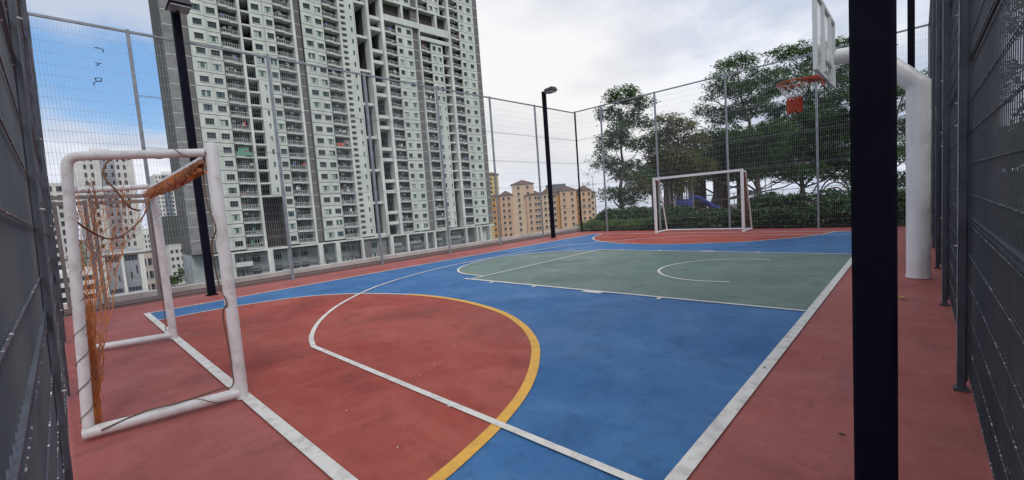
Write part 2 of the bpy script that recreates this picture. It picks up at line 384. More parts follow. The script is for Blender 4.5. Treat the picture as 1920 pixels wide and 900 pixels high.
for px, py, lb in ((850, 652, 'farthest of three tiny pale chips in a row beyond the white line'), (815, 686, 'middle of three tiny pale chips in a row beyond the white line'), (788, 708, 'nearest of three tiny pale chips in a row beyond the white line'), (746, 845, 'tiny pale chip on red paint, closest to the camera beside the yellow line'), (650, 775, 'tiny pale chip on red paint between the two near white lines'), (572, 672, 'tiny pale chip on red paint just left of the bent white line')):
    litter(px, py, 0.010, CHIP, lb, 'paint chip', name='paint_chip', grp='pale chips scattered on the red goal area')
for px, py in ((1434, 692),):
    litter(px, py, 0.014, DCH, 'dark speck of leaf lying on the white right sideline', z0=0.01)

# ------------------------------------------------------------------ fences
def bolt(parent, loc, axis, s=0.014):
    q = MB(); v = Vector(axis)*s; l = Vector(loc); q.tube([tuple(l), tuple(l+v*1.2)], s*0.8, ZINC, 6); q.tube([tuple(l+v*1.2), tuple(l+v*2)], s*0.45, ZINC, 6)
    return q.build('bolt', parent)
def fence(label, p0, p1, posts, h, side, st=STEEL, wr=WIRE, step=0.05, wt=0.0026, pw=0.06, skip=(), bolts=(), cover=False):
    """posts: distances along p0-p1.  side: +1/-1 which side the mesh hangs on"""
    p0 = Vector((*p0, 0)); p1 = Vector((*p1, 0)); d = (p1-p0); L = d.length; d.normalize(); n = Vector((-d.y, d.x, 0))*side
    root = empty('mesh_fence', label, 'fence', tuple(p0), math.atan2(d.y, d.x))
    ys = side                                        # local y of mesh side
    for k, t in enumerate(posts):
        q = MB(); q.bbox((t-pw/2, -pw/2, 0), (t+pw/2, pw/2, h+0.02), st, 0.006)
        q.box((t-0.011, (pw/2)*side, 0.06), (t+0.011, (pw/2+0.010)*side, h-0.05), st)
        q.box((t-pw/2-0.015, -pw/2-0.015, -0.006), (t+pw/2+0.015, pw/2+0.015, 0.010), st)
        po = q.build('post', root)
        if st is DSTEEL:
            q = MB(); yy = (pw/2)*(-side if not cover else side)+(0.046*side if cover else 0); q.box((t-pw/2-0.001, yy-0.0025, 0.02), (t-pw/2+0.004, yy+0.0025, h-0.05), EDGE); q.build('edge_shine', po)  # thin pale strip added as the shine on the post's corner
        if k in bolts:
            for zz in ((0.95, 1.72, 1.86, 2.4) if not cover else (0.8, 1.55, 2.3)):
                bolt(po, (t+0.012, (-pw/2 if not cover else pw/2+0.045)*side, zz), (0, -side if not cover else side, 0), 0.008)
        if cover:
            q = MB(); q.box((t-0.03, (pw/2+0.028)*side, 0.03), (t+0.03, (pw/2+0.045)*side, h-0.05), st); q.build('clamp_strip', po)
    q = MB(); q.box((posts[0], -0.022, h-0.045), (posts[-1], 0.022, h-0.001), st); q.build('top_rail', root)
    my = (pw/2+0.02)*side
    for a, bb in zip(posts[:-1], posts[1:]):
        if (a, bb) in skip: continue
        q = MB(); x0, x1 = a+0.03, bb-0.03; hw = wt/2
        nx = int((x1-x0)/step)
        for i in range(nx+1):
            x = x0+(x1-x0)*i/nx
            q.add([(x-hw, my-hw, 0.05), (x+hw, my-hw, 0.05), (x+hw, my+hw, 0.05), (x-hw, my+hw, 0.05), (x-hw, my-hw, h-0.06), (x+hw, my-hw, h-0.06), (x+hw, my+hw, h-0.06), (x-hw, my+hw, h-0.06)],
                  [(0,1,5,4),(1,2,6,5),(2,3,7,6),(3,0,4,7)], wr)
        zz = 0.08
        while zz < h-0.05:
            for o in ((-1, 1) if wt > 0.0035 else (1,)):
                q.box((x0-0.02, my+o*(wt+0.001)-hw, zz-hw), (x1+0.02, my+o*(wt+0.001)+hw, zz+hw), wr if wr is not DWIRE else WELD_SPARKLE)
            zz += 0.2
        for vz in (1.12, 2.13, 3.15, 4.2):             # stiffening folds
            q.box((x0-0.02, my-0.006, vz-0.010), (x1+0.02, my+0.010, vz-0.005), st)
            q.box((x0-0.02, my-0.006, vz+0.014), (x1+0.02, my+0.010, vz+0.019), st)
        q.build('mesh_panel', root)
    return root
FX, FYC, FH = -11.43, 16.75, 5.5
lp = [1.38+0.1, 3.93+0.1, 6.42+0.1, 8.95+0.1, 11.35+0.1, 13.9+0.1, FYC+0.1]
fence('long grey mesh fence on the left side of the court before the white tower', (FX, -0.1), (FX, FYC), [0.0]+lp, FH-0.04, +1, skip=((0.0, lp[0]),))
fp = [0.0, -10.08-FX, -7.62-FX, -5.0-FX, -2.35-FX, 0.2-FX]
fence('grey mesh fence at the far end of the court before the trees', (FX, FYC), (0.2, FYC), fp, FH, +1)
fence('dark mesh fence seen edge-on along the right side of the court', (0.2, -0.1), (0.2, FYC), [0.0, 1.45, 4.08, 6.65, 9.25, 11.85, 14.4, FYC+0.1], FH, -1, DSTEEL, DWIRE, wt=0.004, pw=0.044, bolts=(2, 3, 4))
fence('dark mesh fence seen edge-on behind the near goal', (FX, -0.155), (0.2, -0.155), [0.0, 2.95, 5.9, 8.85, 11.63], FH, +1, DSTEEL, DWIRE, wt=0.004, bolts=(1, 2, 3), cover=True).rotation_euler[0] = -R(1.5)
# gate in the left fence
root = empty('metal_gate', 'grey mesh gate with box frame in the left fence behind the near goal', 'gate', (FX, -0.06, 0), R(90))
GF = mat('gate_frame_steel', (0.22, 0.20, 0.20), 0.5, 0.3)
def gate_leaf(x0, x1):
    q = MB()
    for x in (x0, x1-0.06): q.box((x, -0.03, 0.06), (x+0.06, 0.03, 2.12), GF)
    for zz in (0.06, 2.04): q.box((x0+0.061, -0.028, zz), (x1-0.061, 0.028, zz+0.07), GF)
    q.box((x0+0.061, -0.02, 1.02), (x1-0.061, 0.02, 1.06), GF)
    lf = q.build('gate_leaf', root); q = MB(); x = x0+0.08
    while x < x1-0.07: q.box((x-0.002, -0.002, 0.13), (x+0.002, 0.002, 2.04), WIRE); x += 0.05
    zz = 0.3
    while zz < 2.0:
        if abs(zz-1.05) > 0.06: q.box((x0+0.061, 0.003, zz-0.002), (x1-0.061, 0.007, zz+0.002), WIRE)
        zz += 0.2
    q.build('mesh_infill', lf)
gate_leaf(0.04, 0.50); gate_leaf(0.53, 1.40)
q = MB(); q.box((0.0, -0.03, 2.15), (1.42, 0.03, 2.22), GF); q.build('lintel', root)
q = MB(); x = 0.05
while x < 1.4: q.box((x-0.002, -0.032, 2.22), (x+0.002, -0.028, FH-0.1), WIRE); x += 0.05
zz = 2.4
while zz < FH-0.1: q.box((0.02, -0.027, zz-0.002), (1.42, -0.023, zz+0.002), WIRE); zz += 0.2
q.build('mesh_panel', root)
q = MB(); q.box((0.49, 0.035, 0.95), (0.53, 0.07, 1.15), ZINC); q.build('latch', root)
# scraps snagged in the left fence mesh
for (px, py, s, lb, cat) in ((185, 92, 1.0, 'uppermost black plastic scrap snagged high in the left fence mesh', 'plastic scrap'), (184, 120, 0.7, 'smallest black plastic scrap snagged in the mesh, between two others', 'plastic scrap'), (182, 152, 1.1, 'lowest black plastic scrap snagged in the left fence mesh', 'plastic scrap')):
    P = pX(px, py, FX+0.06); q = MB(); k = 0.10*s
    v_ = {92: [[(-.7, -.7), (-.75, 0), (-.5, .15), (.2, .2), (.8, .15)]], 120: [[(-.9, .4), (-.2, .1), (.7, .5)], [(-.2, .1), (.1, -.4), (.7, -.7)]], 152: [[(-.8, .6), (-.6, 0), (.1, -.1), (.3, .5), (-.3, .7), (-.8, .6)], [(.1, -.1), (.6, -.5), (.6, -1.1)]]}[py]
    for pl in v_: q.tube([(0.004*i_, -a_*k*.8, b_*k*.8) for i_, (a_, b_) in enumerate(pl)], [0.006+0.003*(i_ % 2) for i_ in range(len(pl))], DCH, 5)
    o = q.build('plastic_scrap', loc=P); o['label'] = lb; o['category'] = cat

# ------------------------------------------------------------------ lamp posts
def lamp_post(label, x, y, hd=1, w=0.14, h=5.95):
    root = empty('lamp_post', label, 'lamp post', (x, y, 0), group='dark square lamp posts around the court')
    q = MB(); q.bbox((-w/2, -w/2, 0), (w/2, w/2, h), NAVY, 0.010); q.build('pole', root)
    q = MB(); q.bbox((-w/2-0.03, -w/2-0.03, -0.008), (w/2+0.03, w/2+0.03, 0.014), NAVY, 0.003); q.build('base_plate', root)
    q = MB(); q.box((0.0, -0.03, h-0.12), (0.26*hd, 0.03, h-0.06), LAMPB); q.build('arm', root)
    q = MB(); x0, x1 = (0.12, 0.56) if hd > 0 else (-0.56, -0.12)
    vs = [(x0, -0.19, h-0.10), (x1, -0.19, h-0.06), (x1, 0.19, h-0.06), (x0, 0.19, h-0.10), (x0+0.04, -0.15, h+0.04), (x1-0.03, -0.15, h+0.07), (x1-0.03, 0.15, h+0.07), (x0+0.04, 0.15, h+0.04)]
    q.add(vs, [(0,3,2,1),(4,5,6,7),(0,1,5,4),(1,2,6,5),(2,3,7,6),(3,0,4,7)], LAMPB); hdob = q.build('lamp_head', root)
    q = MB(); q.box((x0+0.04, -0.16, h-0.115), (x1-0.04, 0.16, h-0.09), LENS); q.build('lens', hdob)
    return root
lamp_post('dark square lamp post inside the left fence beside the near goal', -11.10, 2.14)
lamp_post('dark square lamp post near the far left corner of the court', -11.06, 14.1)
lamp_post('huge dark navy square lamp post closest in front of the right fence', -0.130, 2.22, -1, 0.134)
lamp_post('dark square lamp post beyond the white hoop post, by the right fence', -0.14, 14.1, -1, 0.13)

# ------------------------------------------------------------------ near goal
def pipe_elbow(a, c, d, r, n=5):                 # rounded corner between segments a->c->d
    a, c, d = map(Vector, (a, c, d)); u = (a-c).normalized(); v = (d-c).normalized(); out = []
    for i in range(n+1):
        t = i/n; p = c+u*r*(1-t)**2+v*r*t*t; out.append(tuple(p))
    return out
g = empty('football_goal', 'white tubular football goal nearest the camera with torn orange net', 'football goal', (-5.65, 0.91, 0))
O = Vector((-5.65, 0.91, 0))
def L(*p): return tuple(Vector(p)-O)
PR = 0.045
A0, A1 = (-4.10, 0.91), (-7.22, 0.91); B0, B1 = (-4.27, 0.0), (-7.5, 0.05); T0, T1 = (-4.50, 0.10), (-7.75, 0.14)
HT = 2.02
for k, (a, hh) in enumerate(((A0, 2.10), (A1, 2.04))):
    q = MB(); q.tube([L(a[0], a[1], 0.0), L(a[0], a[1], hh-0.03), L(a[0], a[1], hh)], [0.044, 0.044, 0.030], WPIPE, 20)
    q.build('post', g)
q = MB(); q.tube([L(A0[0], .91, HT-0.02), L(A1[0], .91, HT-0.02)], 0.036, WPIPE, 18); q.build('crossbar', g)
for a, bq, tq, nm in ((A0, B0, T0, 'n'), (A1, B1, T1, 'f')):
    el_ = pipe_elbow((a[0], a[1], HT), (tq[0], tq[1], HT), (bq[0], bq[1], 0), 0.09)
    q = MB(); q.tube([L(a[0], a[1]-0.04, HT)]+[L(*e) for e in el_]+[L(bq[0], bq[1], 0.05)], 0.033, WPIPE, 18); q.build('side_frame', g)
    q = MB(); q.tube([L(a[0], a[1]-0.02, 0.05), L(bq[0], bq[1]-0.03, 0.05)], 0.041, WPIPE, 18); q.build('ground_bar', g)
# rolled net bundled along the crossbar
q = MB()
for k in range(9):
    pts = []; rad = []; ph = random.uniform(0, 6.28)
    for i in range(48):
        t = i/47; x = A0[0]-0.02+(A1[0]-A0[0]+0.02)*t; a = ph+i*0.16+0.5*math.sin(i*0.37+k)
        wv = 0.034-0.012*t
        pts.append(L(x, 0.845+wv*0.7*math.cos(a)+random.uniform(-.005, .005), HT-0.105-0.035*math.sin(t*math.pi)+wv*1.35*math.sin(a)+random.uniform(-.006, .006))); rad.append(random.uniform(0.007, 0.015)*(1.15-0.4*t))
    q.tube(pts, rad, DNET if k % 3 else ONET, 6)
q.build('rolled_net', g); q = MB()
for i in range(170):                               # loose strands round the bundle
    t = random.random(); x = A0[0]+(A1[0]-A0[0])*t; a = random.uniform(0, 6.28); p = []
    for s in range(7):
        a += random.uniform(0.5, 1.1); x += random.uniform(-0.03, 0.05); p.append(L(x, 0.84+0.046*math.cos(a), HT-0.11+0.056*math.sin(a)))
    q.tube(p, 0.0022, random.choice((ONET, ONET, ROPE)), 4, caps=False)
q.build('loose_threads', g)
# torn net hanging between the far top bar and the near rear post
q = MB()
def sag(a, c, dz, n=14, j=0.02):
    a = Vector(a); c = Vector(c); return [tuple(a.lerp(c, t/n)-Vector((0, 0, dz*4*(t/n)*(1-t/n)))+Vector([random.uniform(-j, j) for _ in range(3)])*(0 if t in (0, n) else 1)) for t in range(n+1)]
RB = spline([L(*pX(px, py, X)) for px, py, X in ((291, 350, -7.2), (266, 400, -6.6), (240, 445, -6.1), (214, 505, -5.6), (196, 615, -5.0), (180, 715, -4.7), (167, 795, -4.45))], 7)
LB = spline([L(*pX(px, py, X)) for px, py, X in ((126, 365, -7.7), (133, 420, -7.0), (139, 480, -6.2), (145, 560, -5.4), (150, 650, -4.9), (154, 720, -4.6), (158, 800, -4.38))], 7)
nL = min(len(RB), len(LB)); NS = 17; grid = []
for k in range(NS):
    e = (k/(NS-1))**1.35; ph = random.uniform(0, 6); row = []
    for t in range(nL):
        p = Vector(LB[t]).lerp(Vector(RB[t]), e); fold = 0.05*math.sin(k*2.1+t*0.25)
        row.append(tuple(p+Vector((0.03*math.sin(t*.5+ph), abs(fold)*0.6, 0.02*math.sin(t*0.7+ph)))+Vector([random.uniform(-.011, .011) for _ in range(3)])))
    grid.append(row)
for k, row in enumerate(grid):
    a = random.randint(0, 3) if 2 < k < NS-1 else 0; c_ = nL-(random.randint(0, 16) if 4 < k < NS-1 else 0); q.tube(row[a:c_], 0.0026 if k < NS-1 else 0.0045, ONET, 4, caps=False)
for t in range(1, nL-1):
    for k in range(NS-1):
        if random.random() < 0.72: q.tube([grid[k][t], grid[k+1][t+random.choice((-1, 0, 1))]], 0.0021, ONET, 4, caps=False)
for i in range(80):                                 # bunched threads down the rear post
    x0 = -4.38-random.uniform(0, 0.4); y0 = 0.03+random.uniform(0, 0.10); zt = random.uniform(0.5, 1.15)
    c = L(-4.36-random.uniform(0.0, 0.16), 0.03+random.uniform(0, 0.06), random.uniform(0.02, 0.4))
    q.tube(sag(L(x0, y0, zt), c, 0.02, 8, 0.020), 0.0020, ONET, 4, caps=False)
for i in range(60):
    x0 = -4.4-random.uniform(0, 0.12); z0 = random.uniform(0.03, 0.9); q.tube(sag(L(x0, 0.02, z0), L(x0+random.uniform(-.12, .12), 0.06, max(0.02, z0-random.uniform(.05, .35))), 0.02, 5, 0.03), 0.003, ONET, 4, caps=False)
for pp in ([L(*pX(225, 290, -5.5)), L(*pX(200, 305, -5.3)), L(*pX(195, 330, -5.2)), L(*pX(220, 360, -5.1)), L(*pX(242, 388, -5.1)), L(*pX(262, 395, -5.3))],
           [L(-7.25, .85, 1.85), L(*pX(272, 400, -6.5)), L(*pX(240, 435, -6.0)), L(*pX(205, 448, -5.6)), L(*pX(160, 428, -5.2)), L(*pX(128, 400, -4.9))]):
    q.tube(spline(pp, 6), 0.008, mat('dark_net_rope', (0.17, 0.085, 0.05), 0.9), 6)
for i in range(30):                                 # wandering threads across the opening
    a = L(random.uniform(-7.4, -4.6), random.uniform(0.1, 0.85), random.uniform(1.85, 1.95)); c = L(random.uniform(-7.5, -4.4), random.uniform(0.06, 0.3), random.uniform(1.0, 1.9))
    q.tube(sag(a, c, random.uniform(0.05, 0.3), 10, 0.035), 0.0018, random.choice((ONET, ROPE)), 4, caps=False)
q.build('torn_net', g)
# cord wound round the posts and bars
q = MB()
def wind(a, c, r, turns, n=14):
    a = Vector(a); c = Vector(c); d = (c-a).normalized(); u = d.orthogonal().normalized(); w = d.cross(u); p = []
    N_ = int(turns*n)
    for i in range(N_+1):
        t = i/N_; th = 2*math.pi*i/n; p.append(tuple(a.lerp(c, t)+(u*math.cos(th)+w*math.sin(th))*r))
    q.tube(p, 0.003, ROPE, 4, caps=False)
wind(L(T0[0], T0[1], 1.85), L(B0[0], B0[1], 0.12), 0.036, 9)
q.build('cord', g); q = MB()
wind(L(A0[0]-0.02, 0.80, HT), L(T0[0]+.02, 0.25, HT), 0.035, 3)
wind(L(A0[0], 0.85, 0.05), L(B0[0], 0.05, 0.05), 0.043, 2)
fr = [L(*p) for p in ((-4.07, .86, 2.02), (-4.16, .85, 1.9), (-4.13, .84, 1.65), (-4.04, .86, 1.42), (-4.15, .84, 1.28), (-4.16, .86, 0.95), (-4.04, .87, 0.82), (-4.17, .86, 0.7), (-4.15, .87, 0.35), (-4.13, .86, .12), (-4.19, .78, .10), (-4.16, .5, .10), (-4.20, .3, .10), (-4.2, .06, .06))]
q.tube(spline(fr, 6), 0.006, ROPE, 6)
q.build('cord', g); q = MB()
fr2 = [L(*p) for p in ((-7.22, .85, 1.9), (-7.29, .86, 1.2), (-7.27, .85, .8), (-7.29, .86, .5), (-7.21, .84, .12))]
q.tube(spline(fr2, 6), 0.005, ROPE, 6)
q.build('cord', g)

# ------------------------------------------------------------------ far goal
W2 = mat('white_goal_paint', (0.74, 0.74, 0.76), 0.4, col2=(0.55, 0.54, 0.55), scale=5, amt=0.5)
g = empty('football_goal', 'white square-tube football goal at the far end of the court', 'football goal', (-5.7, 15.45, 0))
gx0, gx1 = -1.50, 1.50
for x in (gx0, gx1):
    q = MB(); q.bbox((x-0.04, -0.04, 0.0), (x+0.04, 0.04, 2.08), W2, 0.006); q.build('post', g)
    q = MB(); q.tube([(x, 0.04, 2.02), (x, 0.42, 1.99), (x, 0.95, 0.06)], 0.025, W2, 10); q.build('rear_stay', g)
    q = MB(); q.tube([(x, 0.04, 0.045), (x, 0.98, 0.045)], 0.028, W2, 10); q.build('ground_bar', g)
q = MB(); q.bbox((gx0+0.041, -0.038, 2.0), (gx1-0.041, 0.038, 2.078), W2, 0.006); q.build('crossbar', g)
q = MB(); q.tube([(gx0, 0.97, 0.045), (gx1, 0.97, 0.045)], 0.028, W2, 10); q.build('rear_bar', g)
q = MB(); BN = mat('brown_net', (0.17, 0.075, 0.05), 0.95)
for k in range(34):
    yy = 0.08+0.8*random.random(); zt = 2.0 if yy < .42 else 2.0-1.9*(yy-.42)/.53
    q.tube(sag((gx1+random.uniform(-.04, .02), yy, max(.3, zt)), (gx1+random.uniform(-.06, .02), min(.9, yy+random.uniform(-.2, .2)), random.uniform(0.05, .9)), 0.0, 6, 0.03), 0.0035, BN, 4, caps=False)
q.build('net', g); q = MB()
for k in range(14):
    yy = 0.1+0.4*random.random(); q.tube(sag((gx0, yy, 2.0), (gx0, yy+.1, random.uniform(1.6, 1.9)), 0.0, 5, 0.03), 0.0045, BN, 4, caps=False)
q.build('net', g); q = MB()
for k in range(7):
    zz = 0.25*k+0.2; q.tube(sag((gx1, 0.05, zz), (gx1, 0.9-0.3*(zz/2), zz), .02, 6, 0.02), 0.004, BN, 4, caps=False)
q.build('net', g)

# ------------------------------------------------------------------ basketball hoop
g = empty('basketball_hoop', 'white basketball hoop on a thick bent white post by the right fence', 'basketball hoop', (-0.012, 8.25, 0))
HPN = mat('hoop_post_paint', (0.82, 0.82, 0.83), 0.38, col2=(0.50, 0.49, 0.48), scale=5, amt=0.7, lo=0.45, hi=0.8, stretch=(1, 1, 0.35), det=10)
pr = 0.128
pts = [(0, 0, 0.0), (0, 0, 0.02), (0, 0, 2.5)]
pts += [(0, 0, 2.64), (0, 0, 2.655), (-0.012, 0, 2.668)]
q = MB(); q.tube([(0, 0, 0.0), (0, 0, 2.60), (0, 0, 2.655), (-0.05, 0, 2.711), (-0.36, 0, 3.06)], pr, HPN, 32); q.build('post', g)
el_ = pipe_elbow((-0.18, 0, 2.86), (-0.50, 0, 3.24), (-1.3, 0, 3.30), 0.16, 5)
q = MB(); q.tube([(-0.33, 0, 3.03)]+el_+[(-0.90, 0, 3.285)], [0.120]*2+[0.117]*5+[0.110], HPN, 28); q.build('arm', g)
q = MB(); q.tube([(0, 0, 0.0), (0, 0, 0.03)], 0.135, HPN, 32); q.build('base_collar', g)
BX = -1.03
q = MB(); fm = mat('backboard_frame', (0.74, 0.76, 0.75), 0.4, 0.2)
z0, z1, yw = 2.98, 4.05, 0.90
for y in (-yw, yw-0.045): q.box((BX-0.02, y, z0), (BX+0.03, y+0.045, z1), fm)
for zz in (z0, z1-0.045): q.box((BX-0.018, -yw+0.046, zz), (BX+0.028, yw-0.046, zz+0.045), fm)
for y in (-0.35, 0.31): q.box((BX+0.0, y, z0+0.046), (BX+0.045, y+0.04, z1-0.046), fm)
q.box((BX+0.01, -0.30, 3.2), (BX+0.06, 0.30, 3.38), fm)
q.build('backboard_frame', g)
gm = bpy.data.materials.new('backboard_glass'); gm.use_nodes = True; t = gm.node_tree; bs = t.nodes['Principled BSDF']; bs.inputs['Base Color'].default_value = (0.8, 0.85, 0.85, 1); bs.inputs['Roughness'].default_value = 0.12; bs.inputs['Alpha'].default_value = 0.35
q = MB(); q.box((BX-0.012, -yw+0.047, z0+0.047), (BX-0.002, yw-0.047, z1-0.047), gm); q.build('glass_panel', g)
q = MB()
for y in (-0.295, 0.25): q.box((BX-0.016, y, 3.12), (BX-0.0125, y+0.045, 3.57), fm)
for zz in (3.12, 3.525): q.box((BX-0.016, -0.249, zz), (BX-0.0125, 0.249, zz+0.045), fm)
q.build('target_square', g)
RIM = mat('rim_orange', (0.62, 0.085, 0.02), 0.4, col2=(0.4, 0.06, 0.02), scale=20)
cxr, czr, rr = BX-0.40, 3.04, 0.235
q = MB(); ring = [(cxr+rr*math.cos(2*math.pi*k/36), rr*math.sin(2*math.pi*k/36), czr) for k in range(37)]; q.tube(ring, 0.011, RIM, 8, caps=False)
q.tube([(x, y, z-0.03) for x, y, z in ring], 0.005, RIM, 6, caps=False)
vs = [(BX-0.02, -0.13, czr+0.02), (BX-0.02, 0.13, czr+0.02), (cxr+0.12, 0.20, czr+0.012), (cxr+0.12, -0.20, czr+0.012)]
q.add(vs+[(v[0], v[1], v[2]-0.06 if k < 2 else v[2]-0.02) for k, v in enumerate(vs)], [(0,1,2,3),(7,6,5,4),(0,3,7,4),(1,5,6,2),(3,2,6,7),(0,4,5,1)], RIM)
q.box((BX-0.035, -0.11, czr-0.14), (BX-0.014, 0.11, czr+0.05), RIM); q.build('rim', g)
q = MB(); NW = mat('white_net_cord', (0.7, 0.68, 0.66), 0.9); NRD = mat('red_net_cord', (0.55, 0.07, 0.035), 0.9)
nn = 12
def nr(l): return 0.23-0.13*min(1, l/3.0)
for l in range(6):
    za, zb = czr-0.02-0.075*l, czr-0.02-0.075*(l+1); mt = NW if l < 3 else NRD; rad = 0.004 if l < 3 else 0.0065
    for k in range(nn):
        a = 2*math.pi*(k+0.5*(l % 2))/nn
        for s in (-0.5, 0.5):
            a2 = a+2*math.pi*s/nn; q.tube([(cxr+nr(l)*math.cos(a), nr(l)*math.sin(a), za), (cxr+nr(l+1)*math.cos(a2), nr(l+1)*math.sin(a2), zb)], rad, mt, 5, caps=False)
    if l >= 3:
        for zz in (za, (za+zb)/2): q.tube([(cxr+nr(l)*math.cos(2*math.pi*k/18), nr(l)*math.sin(2*math.pi*k/18), zz) for k in range(19)], 0.005, NRD, 5, caps=False)
q.build('net', g)

# ------------------------------------------------------------------ vegetation
LEAFA = mat('leaf_dark', (0.046, 0.112, 0.026), 0.5, spec=0.2, island=0.6, transl=0.45)
LEAFB = mat('leaf_mid', (0.060, 0.130, 0.028), 0.5, spec=0.2, island=0.6, transl=0.45)
LEAFC = mat('leaf_olive', (0.11, 0.125, 0.030), 0.55, spec=0.2, island=0.6, transl=0.45)
LEAFH = mat('leaf_hedge', (0.036, 0.088, 0.024), 0.4, spec=0.2, island=0.6, transl=0.2)
LEAFL2 = mat('leaf_light', (0.10, 0.19, 0.045), 0.45, spec=0.2, island=0.45, transl=0.3)
BARK = mat('bark', (0.10, 0.085, 0.07), 0.95, col2=(0.05, 0.04, 0.035), scale=8, stretch=(1, 1, 0.2), bump=0.6, bscale=20)
def leaves(cent, n_sub, per, size, spray=0.3, droop=0.5, aspect=0.38):
    """cent: array of (x,y,z,r). returns verts, faces of leaf quads grouped in sprays"""
    V = []; c = np.array(cent); w = c[:, 3]**2.2; w /= w.sum(); tot = n_sub
    idx = rng.choice(len(c), tot, p=w)
    u = rng.normal(size=(tot, 3)); u /= np.linalg.norm(u, axis=1)[:, None]
    rad = (0.25+0.75*rng.random(tot)**0.45)
    P = c[idx, :3]+u*(rad*c[idx, 3])[:, None]*np.array([1.16, 1.16, 0.66])
    vs = np.zeros((tot*per, 4, 3)); k = 0
    ax = rng.uniform(0, 6.283, tot)
    for j in range(per):
        # leaves strung along a short drooping twig
        t = (j+0.5)/per; d = np.stack([np.cos(ax), np.sin(ax), -droop*t*np.ones(tot)+0.15], 1)
        b0 = P+d*spray*t+rng.normal(size=(tot, 3))*spray*0.16
        la = ax+(1 if j % 2 else -1)*rng.uniform(0.5, 1.4, tot); el2 = rng.uniform(-0.9, 0.35, tot)
        ld = np.stack([np.cos(la)*np.cos(el2), np.sin(la)*np.cos(el2), np.sin(el2)], 1)
        sd = np.cross(ld, rng.normal(size=(tot, 3))*0.6+np.array([0, 0, 1])); sd /= (np.linalg.norm(sd, axis=1)[:, None]+1e-9)
        sz = size*rng.uniform(0.6, 1.3, tot)[:, None]
        q0 = b0; q1 = b0+ld*sz*0.5+sd*sz*aspect*0.5; q2 = b0+ld*sz; q3 = b0+ld*sz*0.5-sd*sz*aspect*0.5
        vs[j*tot:(j+1)*tot] = np.stack([q0, q1, q2, q3], 1)
    return vs.reshape(-1, 3)
def leaf_mesh(name, V, mt, parent=None, loc=(0, 0, 0)):
    nf = len(V)//4; me = bpy.data.meshes.new(name); me.vertices.add(len(V)); me.vertices.foreach_set('co', (V-np.array(loc)).astype('f4').ravel())
    me.loops.add(len(V)); me.loops.foreach_set('vertex_index', np.arange(len(V), dtype='i4')); me.polygons.add(nf)
    me.polygons.foreach_set('loop_start', np.arange(0, len(V), 4, dtype='i4')); me.polygons.foreach_set('loop_total', np.full(nf, 4, dtype='i4'))
    me.materials.append(mt); me.update(calc_edges=True); me.validate()
    o = bpy.data.objects.new(name, me); COL.objects.link(o)
    if parent: o.parent = parent
    else: o.location = loc
    return o
def tree(label, base, clumps, n_sub, per, size, mt, tr=0.12, spray=0.40, forks=2, cat='tree', name='leafy_tree', lean=0.0, group=None):
    base = Vector(base); root = empty(name, label, cat, tuple(base), group=group)
    q = MB(); top = max(c[2] for c in clumps); cxm = sum(c[0] for c in clumps)/len(clumps); cym = sum(c[1] for c in clumps)/len(clumps)
    H = top-base.z; trunk = []
    for i in range(9):
        t = i/8; trunk.append(Vector((base.x+(cxm-base.x)*t**1.6+0.10*math.sin(i*1.9+base.x), base.y+(cym-base.y)*t**1.6+0.10*math.cos(i*1.3), base.z+H*0.92*t))-base)
    q.tube([tuple(p) for p in trunk], [tr*(1.25 if i == 0 else 1)*(1-0.82*i/8) for i in range(9)], BARK, 10)
    tro = q.build('trunk', root); q = MB()
    for c in clumps:
        cc = Vector(c[:3])-base; k = max(1, min(7, int((cc.z-0.25*abs(cc.x-trunk[4].x)-c[3]*0.8)/(H*0.92)*8))); s = trunk[k]; mid = s.lerp(cc, 0.5)+Vector((random.uniform(-.2, .2), random.uniform(-.2, .2), -0.05*(cc-s).length))
        r0 = tr*(1-0.82*k/8)*0.5; q.tube([tuple(s), tuple(mid), tuple(cc)], [r0, r0*0.65, r0*0.25], BARK, 6)
        for j in range(5):
            e = cc+Vector([random.gauss(0, 1)*c[3]*0.5 for _ in range(3)]); q.tube([tuple(mid.lerp(cc, 0.5)), tuple(e)], [r0*0.35, r0*0.1], BARK, 4, caps=False)
    q.build('limbs', root)
    leaf_mesh('crown', leaves(clumps, n_sub, per, size, spray), mt, root, tuple(base))
    return root
def cl_px(lst, depth, k=0.5, g=1.18):
    o = []
    for (px, py, r) in lst:
        dd = depth+random.uniform(-1, 1)*k*2; p = pd(px, py, dd); o.append((p[0], p[1], p[2], r*dd/FPX*g))
    return o
def gp(px, depth, z=-0.03):                          # ground point in the column px
    p = pd(px, 430, depth); return (p[0], p[1], z)
G2 = 'trees of the garden beyond the far fence'
tree('tall narrow dark tree standing alone beyond the far left corner of the court', gp(1168, 23.5), cl_px([(1165,178,26),(1200,190,20),(1140,212,20),(1180,222,26),(1152,262,28),(1203,268,22),(1138,305,20),(1175,318,30),(1208,330,20),(1142,362,18),(1180,368,24),(1160,240,18),(1215,232,14),(1128,285,12)], 23.5, g=1.02), 2300, 9, 0.15, LEAFA, 0.12, 0.34, group=G2)
tree('olive and yellowish bushy tree just left of the far goal', gp(1250, 24.5), cl_px([(1250,222,16),(1243,255,24),(1278,235,20),(1292,268,26),(1262,300,32),(1302,312,26),(1232,320,26),(1275,345,20),(1215,350,18),(1240,285,22)], 24.5), 3000, 9, 0.15, LEAFC, 0.09, 0.34, group=G2)
